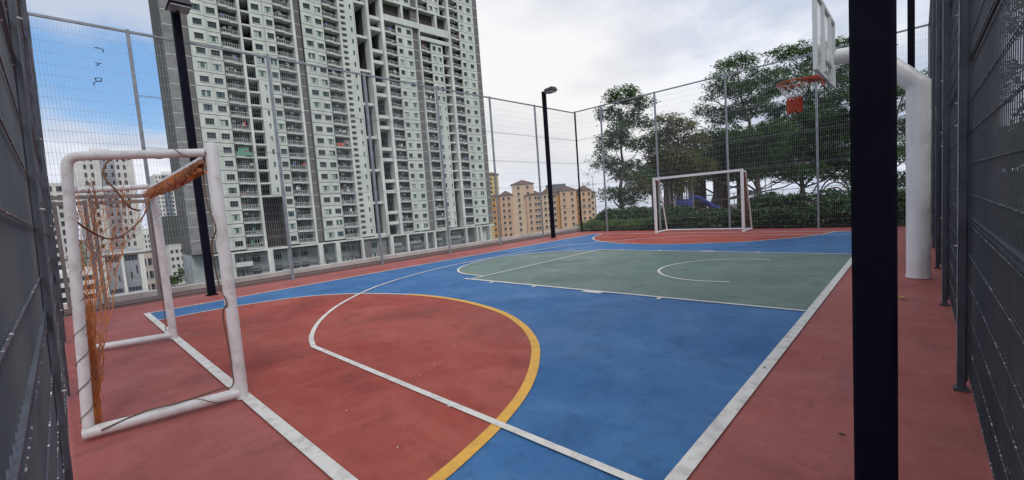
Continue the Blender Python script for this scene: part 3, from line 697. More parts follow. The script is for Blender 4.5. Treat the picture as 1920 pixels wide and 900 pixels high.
tree('spreading dark tree with airy top standing behind the far goal', gp(1424, 27), cl_px([(1358,122,14),(1345,142,9),(1372,142,12),(1408,158,12),(1442,172,12),(1462,132,10),(1412,128,9),(1330,182,9),(1392,112,18),(1345,160,16),(1385,165,24),(1322,205,14),(1360,215,24),(1412,198,26),(1432,140,20),(1330,255,22),(1380,260,34),(1425,285,34),(1342,300,28),(1395,318,26),(1318,325,16),(1450,240,24)],  27), 4300, 9, 0.17, LEAFA, 0.17, 0.42, group=G2)
tree('tallest dark green tree behind the basketball hoop with sparse upper branches', gp(1503, 29.5), cl_px([(1425,185,10),(1445,205,14),(1500,185,16),(1510,125,14),(1555,145,16),(1480,128,12),(1465,100,18),(1500,95,20),(1455,160,24),(1495,152,24),(1535,112,20),(1572,90,26),(1595,130,26),(1545,180,28),(1485,215,30),(1590,195,32),(1460,260,36),(1520,262,38),(1580,272,38),(1560,230,32),(1530,215,24),(1600,155,24),(1450,312,24),(1512,322,26),(1572,318,26),(1620,240,30),(1625,100,26)],  29.5), 7500, 9, 0.18, LEAFA, 0.16, 0.45, group=G2)
tree('mid green tree seen between the dark near pole and the white hoop post', gp(1640, 26), cl_px([(1640,170,30),(1700,165,18),(1722,190,20),(1690,235,26),(1725,140,14),(1715,285,24),(1655,280,34),(1700,335,22),(1730,240,16),(1760,200,24),(1760,300,28),(1620,330,24),(1790,150,24)],  26), 3200, 9, 0.17, LEAFB, 0.14, 0.42, group=G2)
tree('dense dark tree filling the garden middle behind the olive tree', gp(1335, 31), cl_px([(1300,300,24),(1340,290,30),(1400,295,34),(1440,295,32),(1270,325,20),(1360,325,20),(1480,295,32),(1540,300,30),(1590,295,30),(1500,255,30),(1560,240,34),(1440,250,26),(1370,265,24),(1600,240,26),(1420,322,18),(1480,325,18),(1250,300,20)], 31), 8000, 9, 0.18, LEAFB, 0.16, 0.42, group=G2)
tree('thin pale bare-looking sapling left of the tall narrow dark tree', gp(1122, 30), cl_px([(1105,300,6),(1092,325,6),(1118,322,6),(1100,345,8)], 30, 0.2), 40, 5, 0.14, LEAFL2, 0.03, 0.5, name='sapling')
tree('slender tree in the garden with leaning pale trunk left of the far goal', gp(1190, 22.5), cl_px([(1188,335,14),(1205,350,14),(1178,352,12)], 22.5, 0.2), 220, 8, 0.13, LEAFC, 0.05, 0.3, name='sapling')
# hedges and beds beyond the far fence
def hedge(label, x0, x1, y0, y1, h, n, mt, size, name='hedge'):
    c = []; k = int((x1-x0)*3)
    for i in range(k):
        x = x0+(x1-x0)*(i+0.5)/k; yy = random.uniform(y0+.3, y1-.3); r = random.uniform(0.28, 0.45); c.append((x, yy, h-r*random.uniform(0.5, 1.1), r)); c.append((x, random.uniform(y0+.2, y1), h*0.4, 0.42)); c.append((x+random.uniform(-.2, .2), y0+0.25, h*random.uniform(0.25, 0.75), 0.30))
    V = leaves(c, n, 7, size, 0.16, 0.3, 0.5); V[:, 2] = np.maximum(V[:, 2], -0.03); V[:, 1] = np.maximum(V[:, 1], FYC+0.10)
    root = empty(name, label, 'hedge', ((x0+x1)/2, (y0+y1)/2, -0.03))
    leaf_mesh('foliage', V, mt, root, ((x0+x1)/2, (y0+y1)/2, -0.03))
    q = MB()
    for i in range(int((x1-x0)*3)):
        q = MB(); x = random.uniform(x0, x1)-(x0+x1)/2; yy = random.uniform(-0.4, 0.4); q.tube([(x, yy, 0), (x+random.uniform(-.1, .1), yy+random.uniform(-.1, .1), h*0.75)], [0.02, 0.008], BARK, 5); q.build('stem', root)
    return root
hedge('dense dark green hedge behind the far goal and far fence', -8.2, -0.1, 17.1, 18.6, 0.76, 3600, LEAFH, 0.13)
hedge('tallest dark hedge section beside the right end of the far fence', -4.9, 0.9, 17.9, 19.4, 1.22, 2600, LEAFH, 0.14)
hedge('low bright green shrub border by the far left corner of the court', -11.9, -8.1, 17.1, 18.4, 0.48, 1500, LEAFL2, 0.10)
hedge('taller green shrub mass behind the low border at the far left corner', -12.0, -7.6, 18.8, 20.6, 1.0, 2200, LEAFH, 0.13)
# trees and dark planting beyond the right fence
G3 = 'dark planting outside the right fence'
hd = [(x, y, z, 0.5) for x in (1.3, 1.9) for y in np.arange(0.3, 17, 0.55) for z in (0.35, 1.1, 1.85)]
root = empty('hedge', 'tall dark clipped hedge outside the right fence', 'hedge', (1.6, 8, -0.04)); leaf_mesh('foliage', leaves(hd, 7000, 6, 0.13, 0.2, 0.4, 0.5), LEAFA, root, (1.6, 8, -0.04))
for k, (x, y) in enumerate(((3.0, 4.2), (3.2, 8.6), (2.9, 13.2))):
    c = [(x+random.uniform(-1.3, 1.3), y+random.uniform(-2.0, 2.0), random.uniform(2.9, 7.2), random.uniform(0.7, 1.1)) for _ in range(18)]
    tree(('dark tree outside the right fence nearest the camera', 'dark tree outside the right fence, middle one of three', 'dark tree outside the right fence, farthest one of three')[k], (x, y, -0.04), c, 1500, 8, 0.17, LEAFA, 0.14, 0.4, group=G3)

# ------------------------------------------------------------------ playground behind the garden
PURP = mat('purple_plastic', (0.04, 0.055, 0.27), 0.35, spec=0.4); BLU2 = mat('blue_steel', (0.05, 0.11, 0.34), 0.4); REDP = mat('red_steel', (0.45, 0.05, 0.04), 0.4); BRN = mat('brown_timber', (0.13, 0.07, 0.05), 0.8, col2=(0.08, 0.05, 0.04), scale=3)
GRY = mat('grey_steel', (0.3, 0.3, 0.33), 0.4, 0.4)
P = gp(1300, 27.5); g = empty('play_tower', 'play tower with purple panel and grey bars behind the far goal', 'play tower', (P[0], P[1], -0.03), R(43))
for x in (-1.2, -0.1):
    for y in (-0.4, 0.6):
        q = MB(); q.tube([(x, y, 0), (x, y, 2.2)], 0.045, GRY, 8); q.build('post', g)
q = MB(); q.box((-1.15, -0.43, 0.42), (-0.15, -0.37, 1.1), PURP); q.build('side_panel', g)
q = MB(); q.box((-1.2, -0.36, 0.9), (-0.1, 0.6, 0.96), GRY); q.build('platform', g)
q = MB()
for i in range(9): q.tube([(-1.1+0.115*i, -0.40, 1.12), (-1.1+0.115*i, -0.40, 2.1)], 0.016, GRY, 6)
q.tube([(-1.2, -0.4, 2.1), (-0.1, -0.4, 2.1)], 0.02, GRY, 6); q.build('railing', g)
q = MB(); sp = spline([(-0.05, 0.0, 1.12), (0.4, 0, 1.0), (0.9, 0, 0.66), (1.3, 0, 0.4), (1.6, 0, 0.3)], 6)
n = len(sp)
for y0_, y1_, dz in ((-0.30, 0.30, 0.0),):
    vs = []
    for p in sp: vs += [(p[0], -0.34, p[2]+0.20), (p[0], -0.28, p[2]), (p[0], 0.28, p[2]), (p[0], 0.34, p[2]+0.20), (p[0], 0.36, p[2]+0.16), (p[0], 0.29, p[2]-0.05), (p[0], -0.29, p[2]-0.05), (p[0], -0.36, p[2]+0.16)]
    fs = [(i*8+k, i*8+(k+1) % 8, (i+1)*8+(k+1) % 8, (i+1)*8+k) for i in range(n-1) for k in range(8)]+[tuple(range(8)), tuple((n-1)*8+k for k in range(7, -1, -1))]
    q.add(vs, fs, PURP, True)
q.build('slide', g)
P = gp(1340, 33); g = empty('pavilion', 'open pavilion with brown timber columns behind the play tower', 'pavilion', (P[0], P[1], -0.03), R(43))
for x in (-3.4, -1.5, 0.4, 2.2):
    for y in (0, 3.0):
        q = MB(); q.box((x-0.28, y-0.28, 0), (x+0.28, y+0.28, 2.5), BRN); q.build('column', g)
q = MB(); q.box((-4.1, -0.5, 2.5), (2.9, 3.6, 2.72), BRN); q.box((-4.3, -0.7, 2.72), (3.1, 3.8, 2.82), BRN); q.build('roof', g)
q = MB()
for zz in (0.55, 1.1): q.box((-3.1, 3.02, zz), (-1.8, 3.06, zz+0.05), GRY); q.box((-1.2, 3.02, zz), (0.1, 3.06, zz+0.05), GRY); q.box((0.7, 3.02, zz), (1.9, 3.06, zz+0.05), GRY)
q.build('railing', g)
P = gp(1566, 31); g = empty('climbing_dome', 'blue and red arched climbing frame behind the hedge on the right', 'climbing frame', (P[0], P[1], -0.03), R(43))
for k, (rr_, y, mt) in enumerate(((1.45, -0.4, BLU2), (1.1, 0.1, REDP), (1.45, 0.6, BLU2), (0.8, 0.35, REDP))):
    q = MB(); q.tube([(rr_*math.cos(a)+0.1*k, y, 0.05+rr_*1.28*math.sin(a)) for a in np.linspace(0, math.pi, 18)], 0.045, mt, 8); q.build('arch', g)
for k in range(5):
    a = 0.5+0.53*k; q = MB(); q.tube([(1.45*math.cos(a), -0.4, 0.05+1.86*math.sin(a)), (1.45*math.cos(a), 0.6, 0.05+1.86*math.sin(a))], 0.02, GRY, 6); q.build('rung', g)
P = gp(1443, 29); g = empty('climbing_ladder', 'white rung ladder post standing behind the hedge centre', 'ladder', (P[0], P[1], -0.03), R(43))
q = MB(); q.tube([(-0.2, 0, 0), (-0.2, 0, 2.3)], 0.03, GRY, 6); q.tube([(0.2, 0, 0), (0.2, 0, 2.3)], 0.03, GRY, 6); q.build('rails', g)
for k in range(9): q = MB(); q.tube([(-0.2, 0, 0.3+0.22*k), (0.2, 0, 0.3+0.22*k)], 0.018, W2, 6); q.build('rung', g)
P = gp(1500, 40); g = empty('railing', 'long grey railing along the garden edge against the sea', 'railing', (P[0], P[1], -0.03), R(43))
for k in range(13): q = MB(); q.tube([(-9+1.5*k, 0, 0), (-9+1.5*k, 0, 1.15)], 0.03, GRY, 6); q.build('post', g)
q = MB(); q.tube([(-9, 0, 1.15), (9, 0, 1.15)], 0.03, GRY, 6); q.tube([(-9, 0, 0.6), (9, 0, 0.6)], 0.015, GRY, 6); q.build('rail', g)

# ------------------------------------------------------------------ the white tower
TW = mat('tower_white', (0.60, 0.635, 0.59), 0.8, col2=(0.43, 0.465, 0.435), scale=0.35, stretch=(1, 1, 0.25), amt=0.8)
TW2 = mat('tower_trim', (0.70, 0.72, 0.69), 0.8, col2=(0.45, 0.465, 0.445), scale=0.5, stretch=(1, 1, 0.2))
TG = mat('tower_grey', (0.165, 0.155, 0.155), 0.85, col2=(0.12, 0.115, 0.12), scale=0.3)
TGL = mat('tower_light_grey', (0.25, 0.25, 0.25), 0.85, col2=(0.17, 0.17, 0.18), scale=0.6)
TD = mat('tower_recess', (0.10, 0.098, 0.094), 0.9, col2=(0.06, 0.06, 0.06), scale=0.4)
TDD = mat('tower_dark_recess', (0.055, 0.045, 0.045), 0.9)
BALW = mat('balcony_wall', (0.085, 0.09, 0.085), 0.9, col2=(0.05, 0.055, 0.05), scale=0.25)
GLD = mat('glass_dark', (0.018, 0.03, 0.035), 0.25, spec=0.5); GLT = mat('glass_teal', (0.05, 0.13, 0.13), 0.25, spec=0.5); GLC = mat('glass_curtain', (0.42, 0.50, 0.46), 0.5); WFR = mat('window_frame', (0.05, 0.08, 0.08), 0.5)
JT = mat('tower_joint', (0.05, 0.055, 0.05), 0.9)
CLO = [mat('laundry_white', (0.6, 0.6, 0.6), 0.9), mat('laundry_grey', (0.3, 0.32, 0.33), 0.9), mat('laundry_blue', (0.1, 0.16, 0.4), 0.9), mat('laundry_red', (0.5, 0.09, 0.07), 0.9), mat('laundry_green', (0.12, 0.3, 0.22), 0.9), mat('plant_green', (0.04, 0.09, 0.03), 0.9)]
tdv = np.array([0.05704007, 0.99837189]); TDI = 115.17
TB = Vector((-TDI*tdv[1], TDI*tdv[0], -24.0)); TZ = 24.0
TWR = empty('residential_tower', 'huge pale green-white residential tower with many windows and balconies behind the left fence', 'apartment tower', tuple(TB), math.atan2(tdv[1], tdv[0]))
Zb, FL, NF = -4.0, 3.05, 27
def zf(k): return Zb+FL*k+TZ
TOPZ = zf(NF)
core = MB()
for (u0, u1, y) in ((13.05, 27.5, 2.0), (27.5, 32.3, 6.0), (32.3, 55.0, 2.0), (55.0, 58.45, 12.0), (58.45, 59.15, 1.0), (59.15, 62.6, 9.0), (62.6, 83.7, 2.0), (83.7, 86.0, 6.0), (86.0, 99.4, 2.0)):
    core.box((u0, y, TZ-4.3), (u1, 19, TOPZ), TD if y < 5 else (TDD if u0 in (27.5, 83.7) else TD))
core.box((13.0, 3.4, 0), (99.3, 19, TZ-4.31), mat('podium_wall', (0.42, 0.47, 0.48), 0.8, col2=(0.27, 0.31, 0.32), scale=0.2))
# transfer slab
core.box((16.5, -0.6, TZ-4.70), (57.2, 3.3, TZ-4.32), TW2); core.box((57.3, -0.6, TZ-4.70), (99.4, 3.3, TZ-4.32), TW2)
core.build('core', TWR)
wins = []      # (u0,u1,z0,z1,y)
win_stuff = []; wall = MB()
def bay_wall(u0, u1, k, y, wu0, wu1, wz0=0.85, wz1=2.15, tp=TW):
    z0, z1 = zf(k)+0.07, zf(k+1)-0.07
    wall.box((u0, y, z0), (wu0, y+0.4, z1), tp); wall.box((wu1, y, z0), (u1, y+0.4, z1), tp)
    a, c = zf(k)+wz0, zf(k)+wz1
    wall.box((wu0, y, z0), (wu1, y+0.4, a), tp); wall.box((wu0, y, c), (wu1, y+0.4, z1), tp)
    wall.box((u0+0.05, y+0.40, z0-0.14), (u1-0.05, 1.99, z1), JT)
    # raised surround
    f = 0.12
    wall.box((wu0-f, y-0.06, c), (wu1+f, y-0.002, c+f), TW2); wall.box((wu0-f, y-0.10, a-f), (wu1+f, y-0.002, a), TW2)
    wins.append((wu0, wu1, a, c, y+0.14))
SK1 = (20, 21); SK2 = (19, 20, 21)
BAYS = [(17.35, 20.5, -0.35, 18.25, 19.9, ()), (20.5, 23.2, 0.0, 21.0, 22.65, ()), (32.35, 34.6, -0.2, 32.85, 34.25, ()), (41.0, 43.7, -0.35, 41.75, 43.4, ()), (43.7, 46.45, 0.0, 44.5, 46.1, ()),
        (67.6, 69.75, 0.0, 68.15, 69.4, SK1), (69.95, 73.1, 0.0, 71.1, 72.6, SK1), (79.3, 81.4, 0.0, 79.9, 81.1, SK2), (90.95, 93.25, 0.0, 91.6, 92.9, ()), (93.45, 97.3, 0.0, 94.7, 96.2, ())]
for (u0, u1, y, a, c, sk) in BAYS:
    for k in range(NF):
        if k in sk: continue
        bay_wall(u0, u1, k, y, a, c)
for k in range(13, NF): bay_wall(29.45, 32.3, k, 0.0, 30.0, 31.6)
for k in range(13, NF):
    if k not in SK2: bay_wall(81.45, 83.65, k, 0.0, 82.0, 83.1)
# slit walls
def slit(u0, u1, k, s0, s1, y=0.0):
    z0, z1 = zf(k), zf(k+1)
    wall.box((u0, y, z0), (s0, y+1.9, z1), TW); wall.box((s1, y, z0), (u1, y+1.9, z1), TW); wall.box((s0, y, z0), (s1, y+1.9, z0+0.8), TW); wall.box((s0, y, z0+2.0), (s1, y+1.9, z1), TW)
    wins.append((s0, s1, z0+0.8, z0+2.0, y+0.3))
for k in range(NF):
    slit(52.8, 55.0, k, 53.9, 54.4)
    if 4 <= k < 13: slit(29.9, 32.3, k, 31.05, 31.5)
    if k < 13: slit(81.45, 83.65, k, 82.9, 83.3)
# louvre column: two slots a floor
for k in range(NF):
    for j in (0, 1):
        z0 = zf(k)+j*FL/2; wall.box((51.05, 0.0, z0), (52.8, 1.9, z0+0.72), TW); wall.box((51.05, 0.0, z0+0.72), (51.28, 1.9, z0+FL/2), TW); wall.box((52.6, 0.0, z0+0.72), (52.8, 1.9, z0+FL/2), TW)
        wall.box((51.28, 0.9, z0+0.72), (52.6, 1.0, z0+FL/2), TGL)
wall.build('wall', TWR)
# grey strips with pale joints
for (u0, u1, y, mt) in ((13.0, 15.5, 0.4, TGL), (15.55, 17.3, 0.0, TG), (39.35, 40.9, 0.6, TG), (73.2, 75.2, 0.5, TG), (97.4, 99.4, 0.2, TG)):
    gs = MB()
    for k in range(NF):
        gs.box((u0, y, zf(k)), (u1, 1.98, zf(k+1)-0.13), mt); gs.box((u0, y-0.05, zf(k+1)-0.129), (u1, 1.98, zf(k+1)-0.001), TW2)
    gs.build('grey_panel', TWR)
pr_ = MB()
for (u, w, y0_) in ((27.25, 0.5, -0.5), (38.95, 0.55, -0.5), (50.8, 0.45, -0.3), (55.1, 0.25, -0.2), (58.75, 0.75, -0.9), (63.2, 0.9, -0.6), (75.4, 0.35, -0.3), (86.6, 0.9, -0.5), (69.85, 0.18, 0.1), (93.35, 0.18, 0.1)):
    pr_.box((u-w/2, y0_, TZ-4.3), (u+w/2, 1.97, TOPZ), TW2)
pr_.build('pier', TWR)
# beams: recess slabs, shafts, refuge floors
class BeamSet:
    def box(s_, a, b2, mt):
        c0 = ((a[0]+b2[0])/2, a[1], (a[2]+b2[2])/2); q = MB(); q.box(tuple(a[i]-c0[i] for i in range(3)), tuple(b2[i]-c0[i] for i in range(3)), mt); q.build('beam', TWR, c0)
bm_ = BeamSet()
for k in range(NF):
    if k >= 4: bm_.box((27.52, 0.1, zf(k)-0.2), (29.85, 5.9, zf(k)+0.2), TW2)
    if k == 4: bm_.box((29.86, 0.1, zf(k)-0.2), (32.3, 5.9, zf(k)+0.2), TW2)
    if k > 3 and k not in SK2: bm_.box((83.68, 0.1, zf(k)-0.2), (86.1, 5.9, zf(k)+0.25), TW2)
    if k % 3 == 0: bm_.box((55.25, -0.1, zf(k)-0.2), (58.36, 11.9, zf(k)+0.45), TW2)
    if k % 3 in (1, 2): bm_.box((59.14, -0.1, zf(k)-0.35), (62.7, 8.9, zf(k)+0.55), TW2)
z_ = lambda h: h+TZ
bm_.box((63.66, -0.5, z_(57.0)), (75.2, 0.1, z_(58.75)), TW); bm_.box((63.66, -0.3, z_(62.75)), (75.2, 1.9, z_(63.1)), TW2); bm_.box((69.7, -0.2, z_(58.76)), (70.3, 1.9, z_(62.74)), TW2)
bm_.box((75.6, -0.5, z_(53.95)), (86.1, 0.1, z_(55.1)), TW); bm_.box((75.6, -0.5, z_(56.4)), (86.1, 0.1, z_(58.7)), TW); bm_.box((75.6, -0.3, z_(62.75)), (86.1, 1.9, z_(63.1)), TW2); bm_.box((81.5, -0.2, z_(58.71)), (82.2, 1.9, z_(62.74)), TW2)
bm_.box((63.7, 1.6, z_(58.76)), (75.2, 1.95, z_(62.74)), TDD); bm_.box((75.6, 1.6, z_(58.71)), (86.1, 1.95, z_(62.74)), TDD); bm_.box((75.6, 1.6, z_(55.11)), (86.1, 1.95, z_(56.39)), TDD)  # dark sheets, not beams: shade of the refuge openings put into their colour
# things inside the deep shafts
# low level: columns and windows of the recessed podium storeys
cm = MB()
for u in (20.2, 27.9, 32.2, 39.6, 44.1, 50.9, 59.6, 64.9, 71.3, 74.4, 79.6, 86.8, 91.4, 93.0, 97.2):
    c_ = MB(); w = 0.55 if u in (27.9, 39.6, 44.1, 59.6, 79.6) else 0.3; c_.box((u-w, -0.7, 0), (u+w, 0.4, TZ-4.71), TW2); c_.build('column', TWR)
lw = MB(); lw.box((52.4, 0.6, 0), (58.5, 3.38, TZ-4.76), TGL); lw.box((51.4, 0.0, 0), (53.6, 3.38, TZ-4.77), TG); lw.box((57.0, 1.2, 0), (59, 3.37, TZ-4.78), BALW)
lw.box((17.6, 3.0, TZ-9.6), (99.2, 3.39, TZ-9.1), TGL); lw.box((20, 0.2, TZ-7.9), (24.2, 3.38, TZ-6.9), TW2)
for (u0, u1) in ((60.3, 64.3), (65.6, 71.0), (75.0, 79.1), (80.2, 86.4)): lw.box((u0, 2.2, TZ-7.7), (u1, 3.38, TZ-6.9), TW2)
lw.box((91.8, 1.5, 0), (97, 3.38, TZ-4.76), TW)
for (u0, u1) in ((20.8, 27.2), (28.6, 39.0), (44.8, 50.4)): lw.box((u0, 2.4, TZ-4.76), (u1, 3.38, TZ-5.2), TD)
lw.build('lower_wall', TWR)
for u in (22.5, 25.5, 30.2, 34.2, 36.6, 41.6, 46.6, 48.9, 54.6, 61.5, 67.8, 72.6, 77.0, 82.5, 88.5):
    for zc in (-6.5, -9.6):
        y = 0.55 if 52.4 < u < 58.5 else 3.0
        wins.append((u-0.85, u+0.85, zc-0.8+TZ, zc+0.7+TZ, y-0.05))
# windows: the hundred that show largest as parts of their own, the rest as one
def win_mesh(q, w, h, tint, ox=0, oz=0, oy=0, parts='both'):
    F = 0.06
    if parts != 'pane':
        q.box((ox, oy-0.05, oz), (ox+F, oy+0.05, oz+h), WFR); q.box((ox+w-F, oy-0.05, oz), (ox+w, oy+0.05, oz+h), WFR); q.box((ox+F, oy-0.05, oz), (ox+w-F, oy+0.05, oz+F), WFR); q.box((ox+F, oy-0.05, oz+h-F), (ox+w-F, oy+0.05, oz+h), WFR)
        n = 3 if w > 1.3 else (2 if w > 0.8 else 1)
        for i in range(1, n): q.box((ox+w*i/n-0.045, oy-0.04, oz+F), (ox+w*i/n+0.045, oy+0.04, oz+h-F), WFR)
    if parts != 'frame':
        n = 3 if w > 1.3 else (2 if w > 0.8 else 1)
        for i in range(n):
            mt = [GLD, GLT, GLC][tint[i]]
            q.box((ox+w*i/n+0.03, oy+0.06, oz+0.03), (ox+w*(i+1)/n-0.03, oy+0.10, oz+h-0.03), mt)
wins.sort(key=lambda w: w[0]+abs(w[2]-TZ)*0.4)
fc = {}; pc = {}
def tint_for():
    r = random.random()
    if r < 0.50: return (0, 0, 0)
    if r < 0.64: return (1, 0, 1)
    if r < 0.80: return (2, 1, 2)
    if r < 0.90: return (1, 2, 1)
    return (2, 2, 0)
st = MB()
for i, (u0, u1, z0, z1, y) in enumerate(wins):
    w, h = round(u1-u0, 3), round(z1-z0, 3); t_ = tint_for()
    if i < 100:
        if (w, h) not in fc: q = MB(); win_mesh(q, w, h, t_, parts='frame'); o = q.build('window', TWR, (u0, y, z0)); fc[(w, h)] = o
        else: o = fc[(w, h)].copy(); COL.objects.link(o); o.location = (u0, y, z0)
        if (w, h, t_) not in pc: q = MB(); win_mesh(q, w, h, t_, parts='pane'); p_ = q.build('pane', o); pc[(w, h, t_)] = p_
        else: p_ = pc[(w, h, t_)].copy(); COL.objects.link(p_); p_.parent = o
    else: win_mesh(st, w, h, t_, u0, z0, y)
st.build('window', TWR, kind='stuff')
# balconies
BALS = [(23.3, 26.95, ()), (34.7, 38.65, ()), (46.55, 50.55, ()), (63.75, 67.5, SK1), (75.75, 79.2, SK2), (87.1, 90.85, ())]
def bal_slab(q, w, ox=0, oz=0):
    q.box((ox, -0.35, oz-0.15), (ox+w*0.52, 1.9, oz+0.22), TW2); q.box((ox+w*0.52+0.001, -0.05, oz-0.22), (ox+w, 1.9, oz+0.15), TW2)
def bal_rail(q, w, ox=0, oz=0):
    for a, b2, y, z0 in ((0, w*0.52, -0.3, 0.22), (w*0.52, w, 0.0, 0.15)):
        q.box((ox+a, y, oz+1.08), (ox+b2, y+0.07, oz+1.15), TW2); n = max(3, int((b2-a)/0.42))
        for i in range(n+1): x = ox+a+(b2-a-0.05)*i/n; q.box((x, y+0.01, oz+z0), (x+0.05, y+0.06, oz+1.08), TW2)
        q.box((ox+a, y+0.02, oz+z0), (ox+b2, y+0.05, oz+0.5), TGL)
def bal_door(q, w, ox=0, oz=0, s=0):
    y = 1.86
    q.box((ox+0.02, y, oz+0.2), (ox+w-0.02, y+0.05, oz+2.9), BALW)
    a, b2 = (0.10*w, 0.62*w) if s % 2 else (0.38*w, 0.90*w)
    q.box((ox+a, y-0.06, oz+0.22), (ox+b2, y-0.001, oz+2.45), TGL if s % 3 else TW2); n = 3
    for i in range(n):
        x0 = ox+a+(b2-a)*i/n+0.06; q.box((x0, y-0.10, oz+0.3), (x0+(b2-a)/n-0.12, y-0.061, oz+2.37), GLD if (i+s) % 3 else GLT)
bs_, br_, bd_ = MB(), MB(), MB(); protos = {}; nb = 0
for bi, (u0, u1, sk) in enumerate(BALS):
    w = round(u1-u0, 3)
    for k in range(NF):
        if k in sk: continue
        if nb < 100 and bi < 4:
            nb += 1
            if (w, 's') not in protos: q = MB(); bal_slab(q, w); o = q.build('balcony', TWR); protos[(w, 's')] = o
            else: o = protos[(w, 's')].copy(); COL.objects.link(o)
            o.location = (u0, 0, zf(k))
            s = (k*7+bi*3) % 6
            for nm, fn in (('railing', bal_rail), ('sliding_door', lambda q, w: bal_door(q, w, 0, 0, s))):
                key = (w, nm, s if nm == 'sliding_door' else 0)
                if key not in protos: q = MB(); fn(q, w); c_ = q.build(nm, o); protos[key] = c_
                else: c_ = protos[key].copy(); COL.objects.link(c_); c_.parent = o
        else:
            bal_slab(bs_, w, u0, zf(k)); bal_rail(bs_, w, u0, zf(k)); bal_door(bs_, w, u0, zf(k), (k*5+bi) % 6)
bs_.build('balcony', TWR, kind='stuff')
# washing, plants and boxes on the balconies
lm = MB()
for bi, (u0, u1, sk) in enumerate(BALS):
    for k in range(NF):
        if k in sk: continue
        for j in range(random.choice((1, 2, 3, 4, 5))):
            x = random.uniform(u0+.1, u1-.6); w = random.uniform(.2, .6); h = random.uniform(.3, .8); y = random.uniform(0.1, 1.3); mt = random.choices(CLO, (5, 5, 1.6, 0.8, 0.6, 1.5))[0]
            zz = zf(k)+random.choice((0.25, 0.25, 1.2, 1.35)); lm.box((x, y, zz), (x+w, y+0.15, min(zz+h, zf(k)+2.6)), mt)
        if random.random() < 0.35: x = random.uniform(u0+.1, u1-.9); lm.box((x, 1.3, zf(k)+2.0), (x+.75, 1.7, zf(k)+2.5), TW2)
x0 = 46.7; lm.box((x0+0.2, -0.42, zf(8)+0.3), (x0+1.7, -0.36, zf(8)+1.2), CLO[3]); lm.box((23.5, -0.42, zf(7)+0.35), (26.6, -0.36, zf(7)+1.1), CLO[4]); lm.box((24, 0.4, zf(7)+0.35), (26.2, 0.5, zf(7)+2.3), CLO[4])
lm.build('washing', TWR, kind='stuff')

# planting round the tower foot
for k in range(9):
    P = TB+Vector((8+random.uniform(-2, 3), 20+k*9+random.uniform(-2, 2), 0)); zt = -13.5+random.uniform(-1.5, 1.5)
    c = [(P.x+random.gauss(0, 1.6), P.y+random.gauss(0, 2.2), zt-abs(random.gauss(0, 1.5)), random.uniform(1.1, 1.9)) for _ in range(9)]
    tree('small dark green tree %s at the foot of the white tower' % ('leftmost', 'second from left', 'third from left', 'fourth from left', 'middle', 'fourth from right', 'third from right', 'second from right', 'rightmost')[k], (P.x, P.y, -24.0), c, 260, 7, 0.75, LEAFB, 0.2, 1.0, group='trees at the foot of the white tower')

# ------------------------------------------------------------------ city blocks at the left
CW = mat('block_white', (0.72, 0.70, 0.67), 0.85, col2=(0.58, 0.57, 0.56), scale=0.15); CG = mat('block_grey', (0.36, 0.37, 0.41), 0.85, col2=(0.2, 0.21, 0.23), scale=0.2); CWN = mat('block_window', (0.035, 0.04, 0.05), 0.4); CPE = mat('block_beige', (0.58, 0.50, 0.44), 0.85, col2=(0.48, 0.42, 0.38), scale=0.2)
CGG = mat('green_grey_cladding', (0.085, 0.10, 0.09), 0.8, col2=(0.07, 0.08, 0.075), scale=0.5, stretch=(1, 4, 1)); BLG = mat('block_blue_grey', (0.13, 0.16, 0.20), 0.7)
def block(label, X, ya, yb, ztop, depth, wm, rows, cols, name='apartment_block', strips=(), zbot=-24.0, ww=0.55, wh=0.5, cat='building', rowh=3.0, slabs=False, roof=True, ztopw=None, skipc=()):
    root = empty(name, label, cat, (X, ya, zbot)); H = ztop-zbot; Wd = yb-ya
    q = MB(); q.box((-depth, 0, 0), (0, Wd, H), wm)
    if roof: q.box((-depth*0.7, Wd*0.3, H), (-depth*0.3, Wd*0.65, H+2.4), wm)
    q.build('wall', root); q = MB()
    for (s0, s1, mt, pj) in strips: q.box((0.01, s0*Wd, 0), (pj, s1*Wd, H-0.8), mt)
    if strips: q.build('facade_strip', root)
    n = 0; big = MB(); cw = Wd/cols; zt = ztopw if ztopw else H-rowh
    proto = None
    for r in range(rows):
        for c in range(cols):
            if c in skipc: continue
            zz = zt-r*rowh; y0 = (c+0.5-ww/2)*cw; px_ = 0.02
            for (s0, s1, mt, pj) in strips:
                if s0*Wd-0.1 < y0+cw*ww/2 < s1*Wd+0.1: px_ = pj+0.01
            if n < 100 and not slabs:
                if proto is None: q = MB(); q.box((0, 0, 0), (0.06, cw*ww, rowh*wh), CWN); q.box((0, -0.1, -0.15), (0.12, cw*ww+0.1, -0.001), wm); o = q.build('window', root); proto = o
                else: o = proto.copy(); COL.objects.link(o)
                o.location = (px_, y0, zz); n += 1
            else: big.box((px_, y0, zz), (px_+0.06, y0+cw*ww, zz+rowh*wh), CWN)
    if big.v:
        if slabs: big.build('window_band', root)
        else: big.build('window', root, kind='stuff')
    if slabs:
        q = MB()
        for r in range(rows+1): q.box((0.08, 0, zt-r*rowh-rowh*0.45), (1.1, Wd, zt-r*rowh-0.05), wm)
        q.build('balcony_bands', root)
    return root
block('tall pale tower block with dark window columns seen through the near goal', -226, 6.8, 23.4, 33.0, 18, CW, 17, 9, strips=((0.42, 0.66, CG, 0.4),), ww=0.42, wh=0.55, skipc=(0, 3, 8))
block('pale tower block with balcony rows at the left edge behind the fence', -215, -9.0, 3.2, 21.0, 16, CW, 14, 5, ww=0.6, wh=0.6)
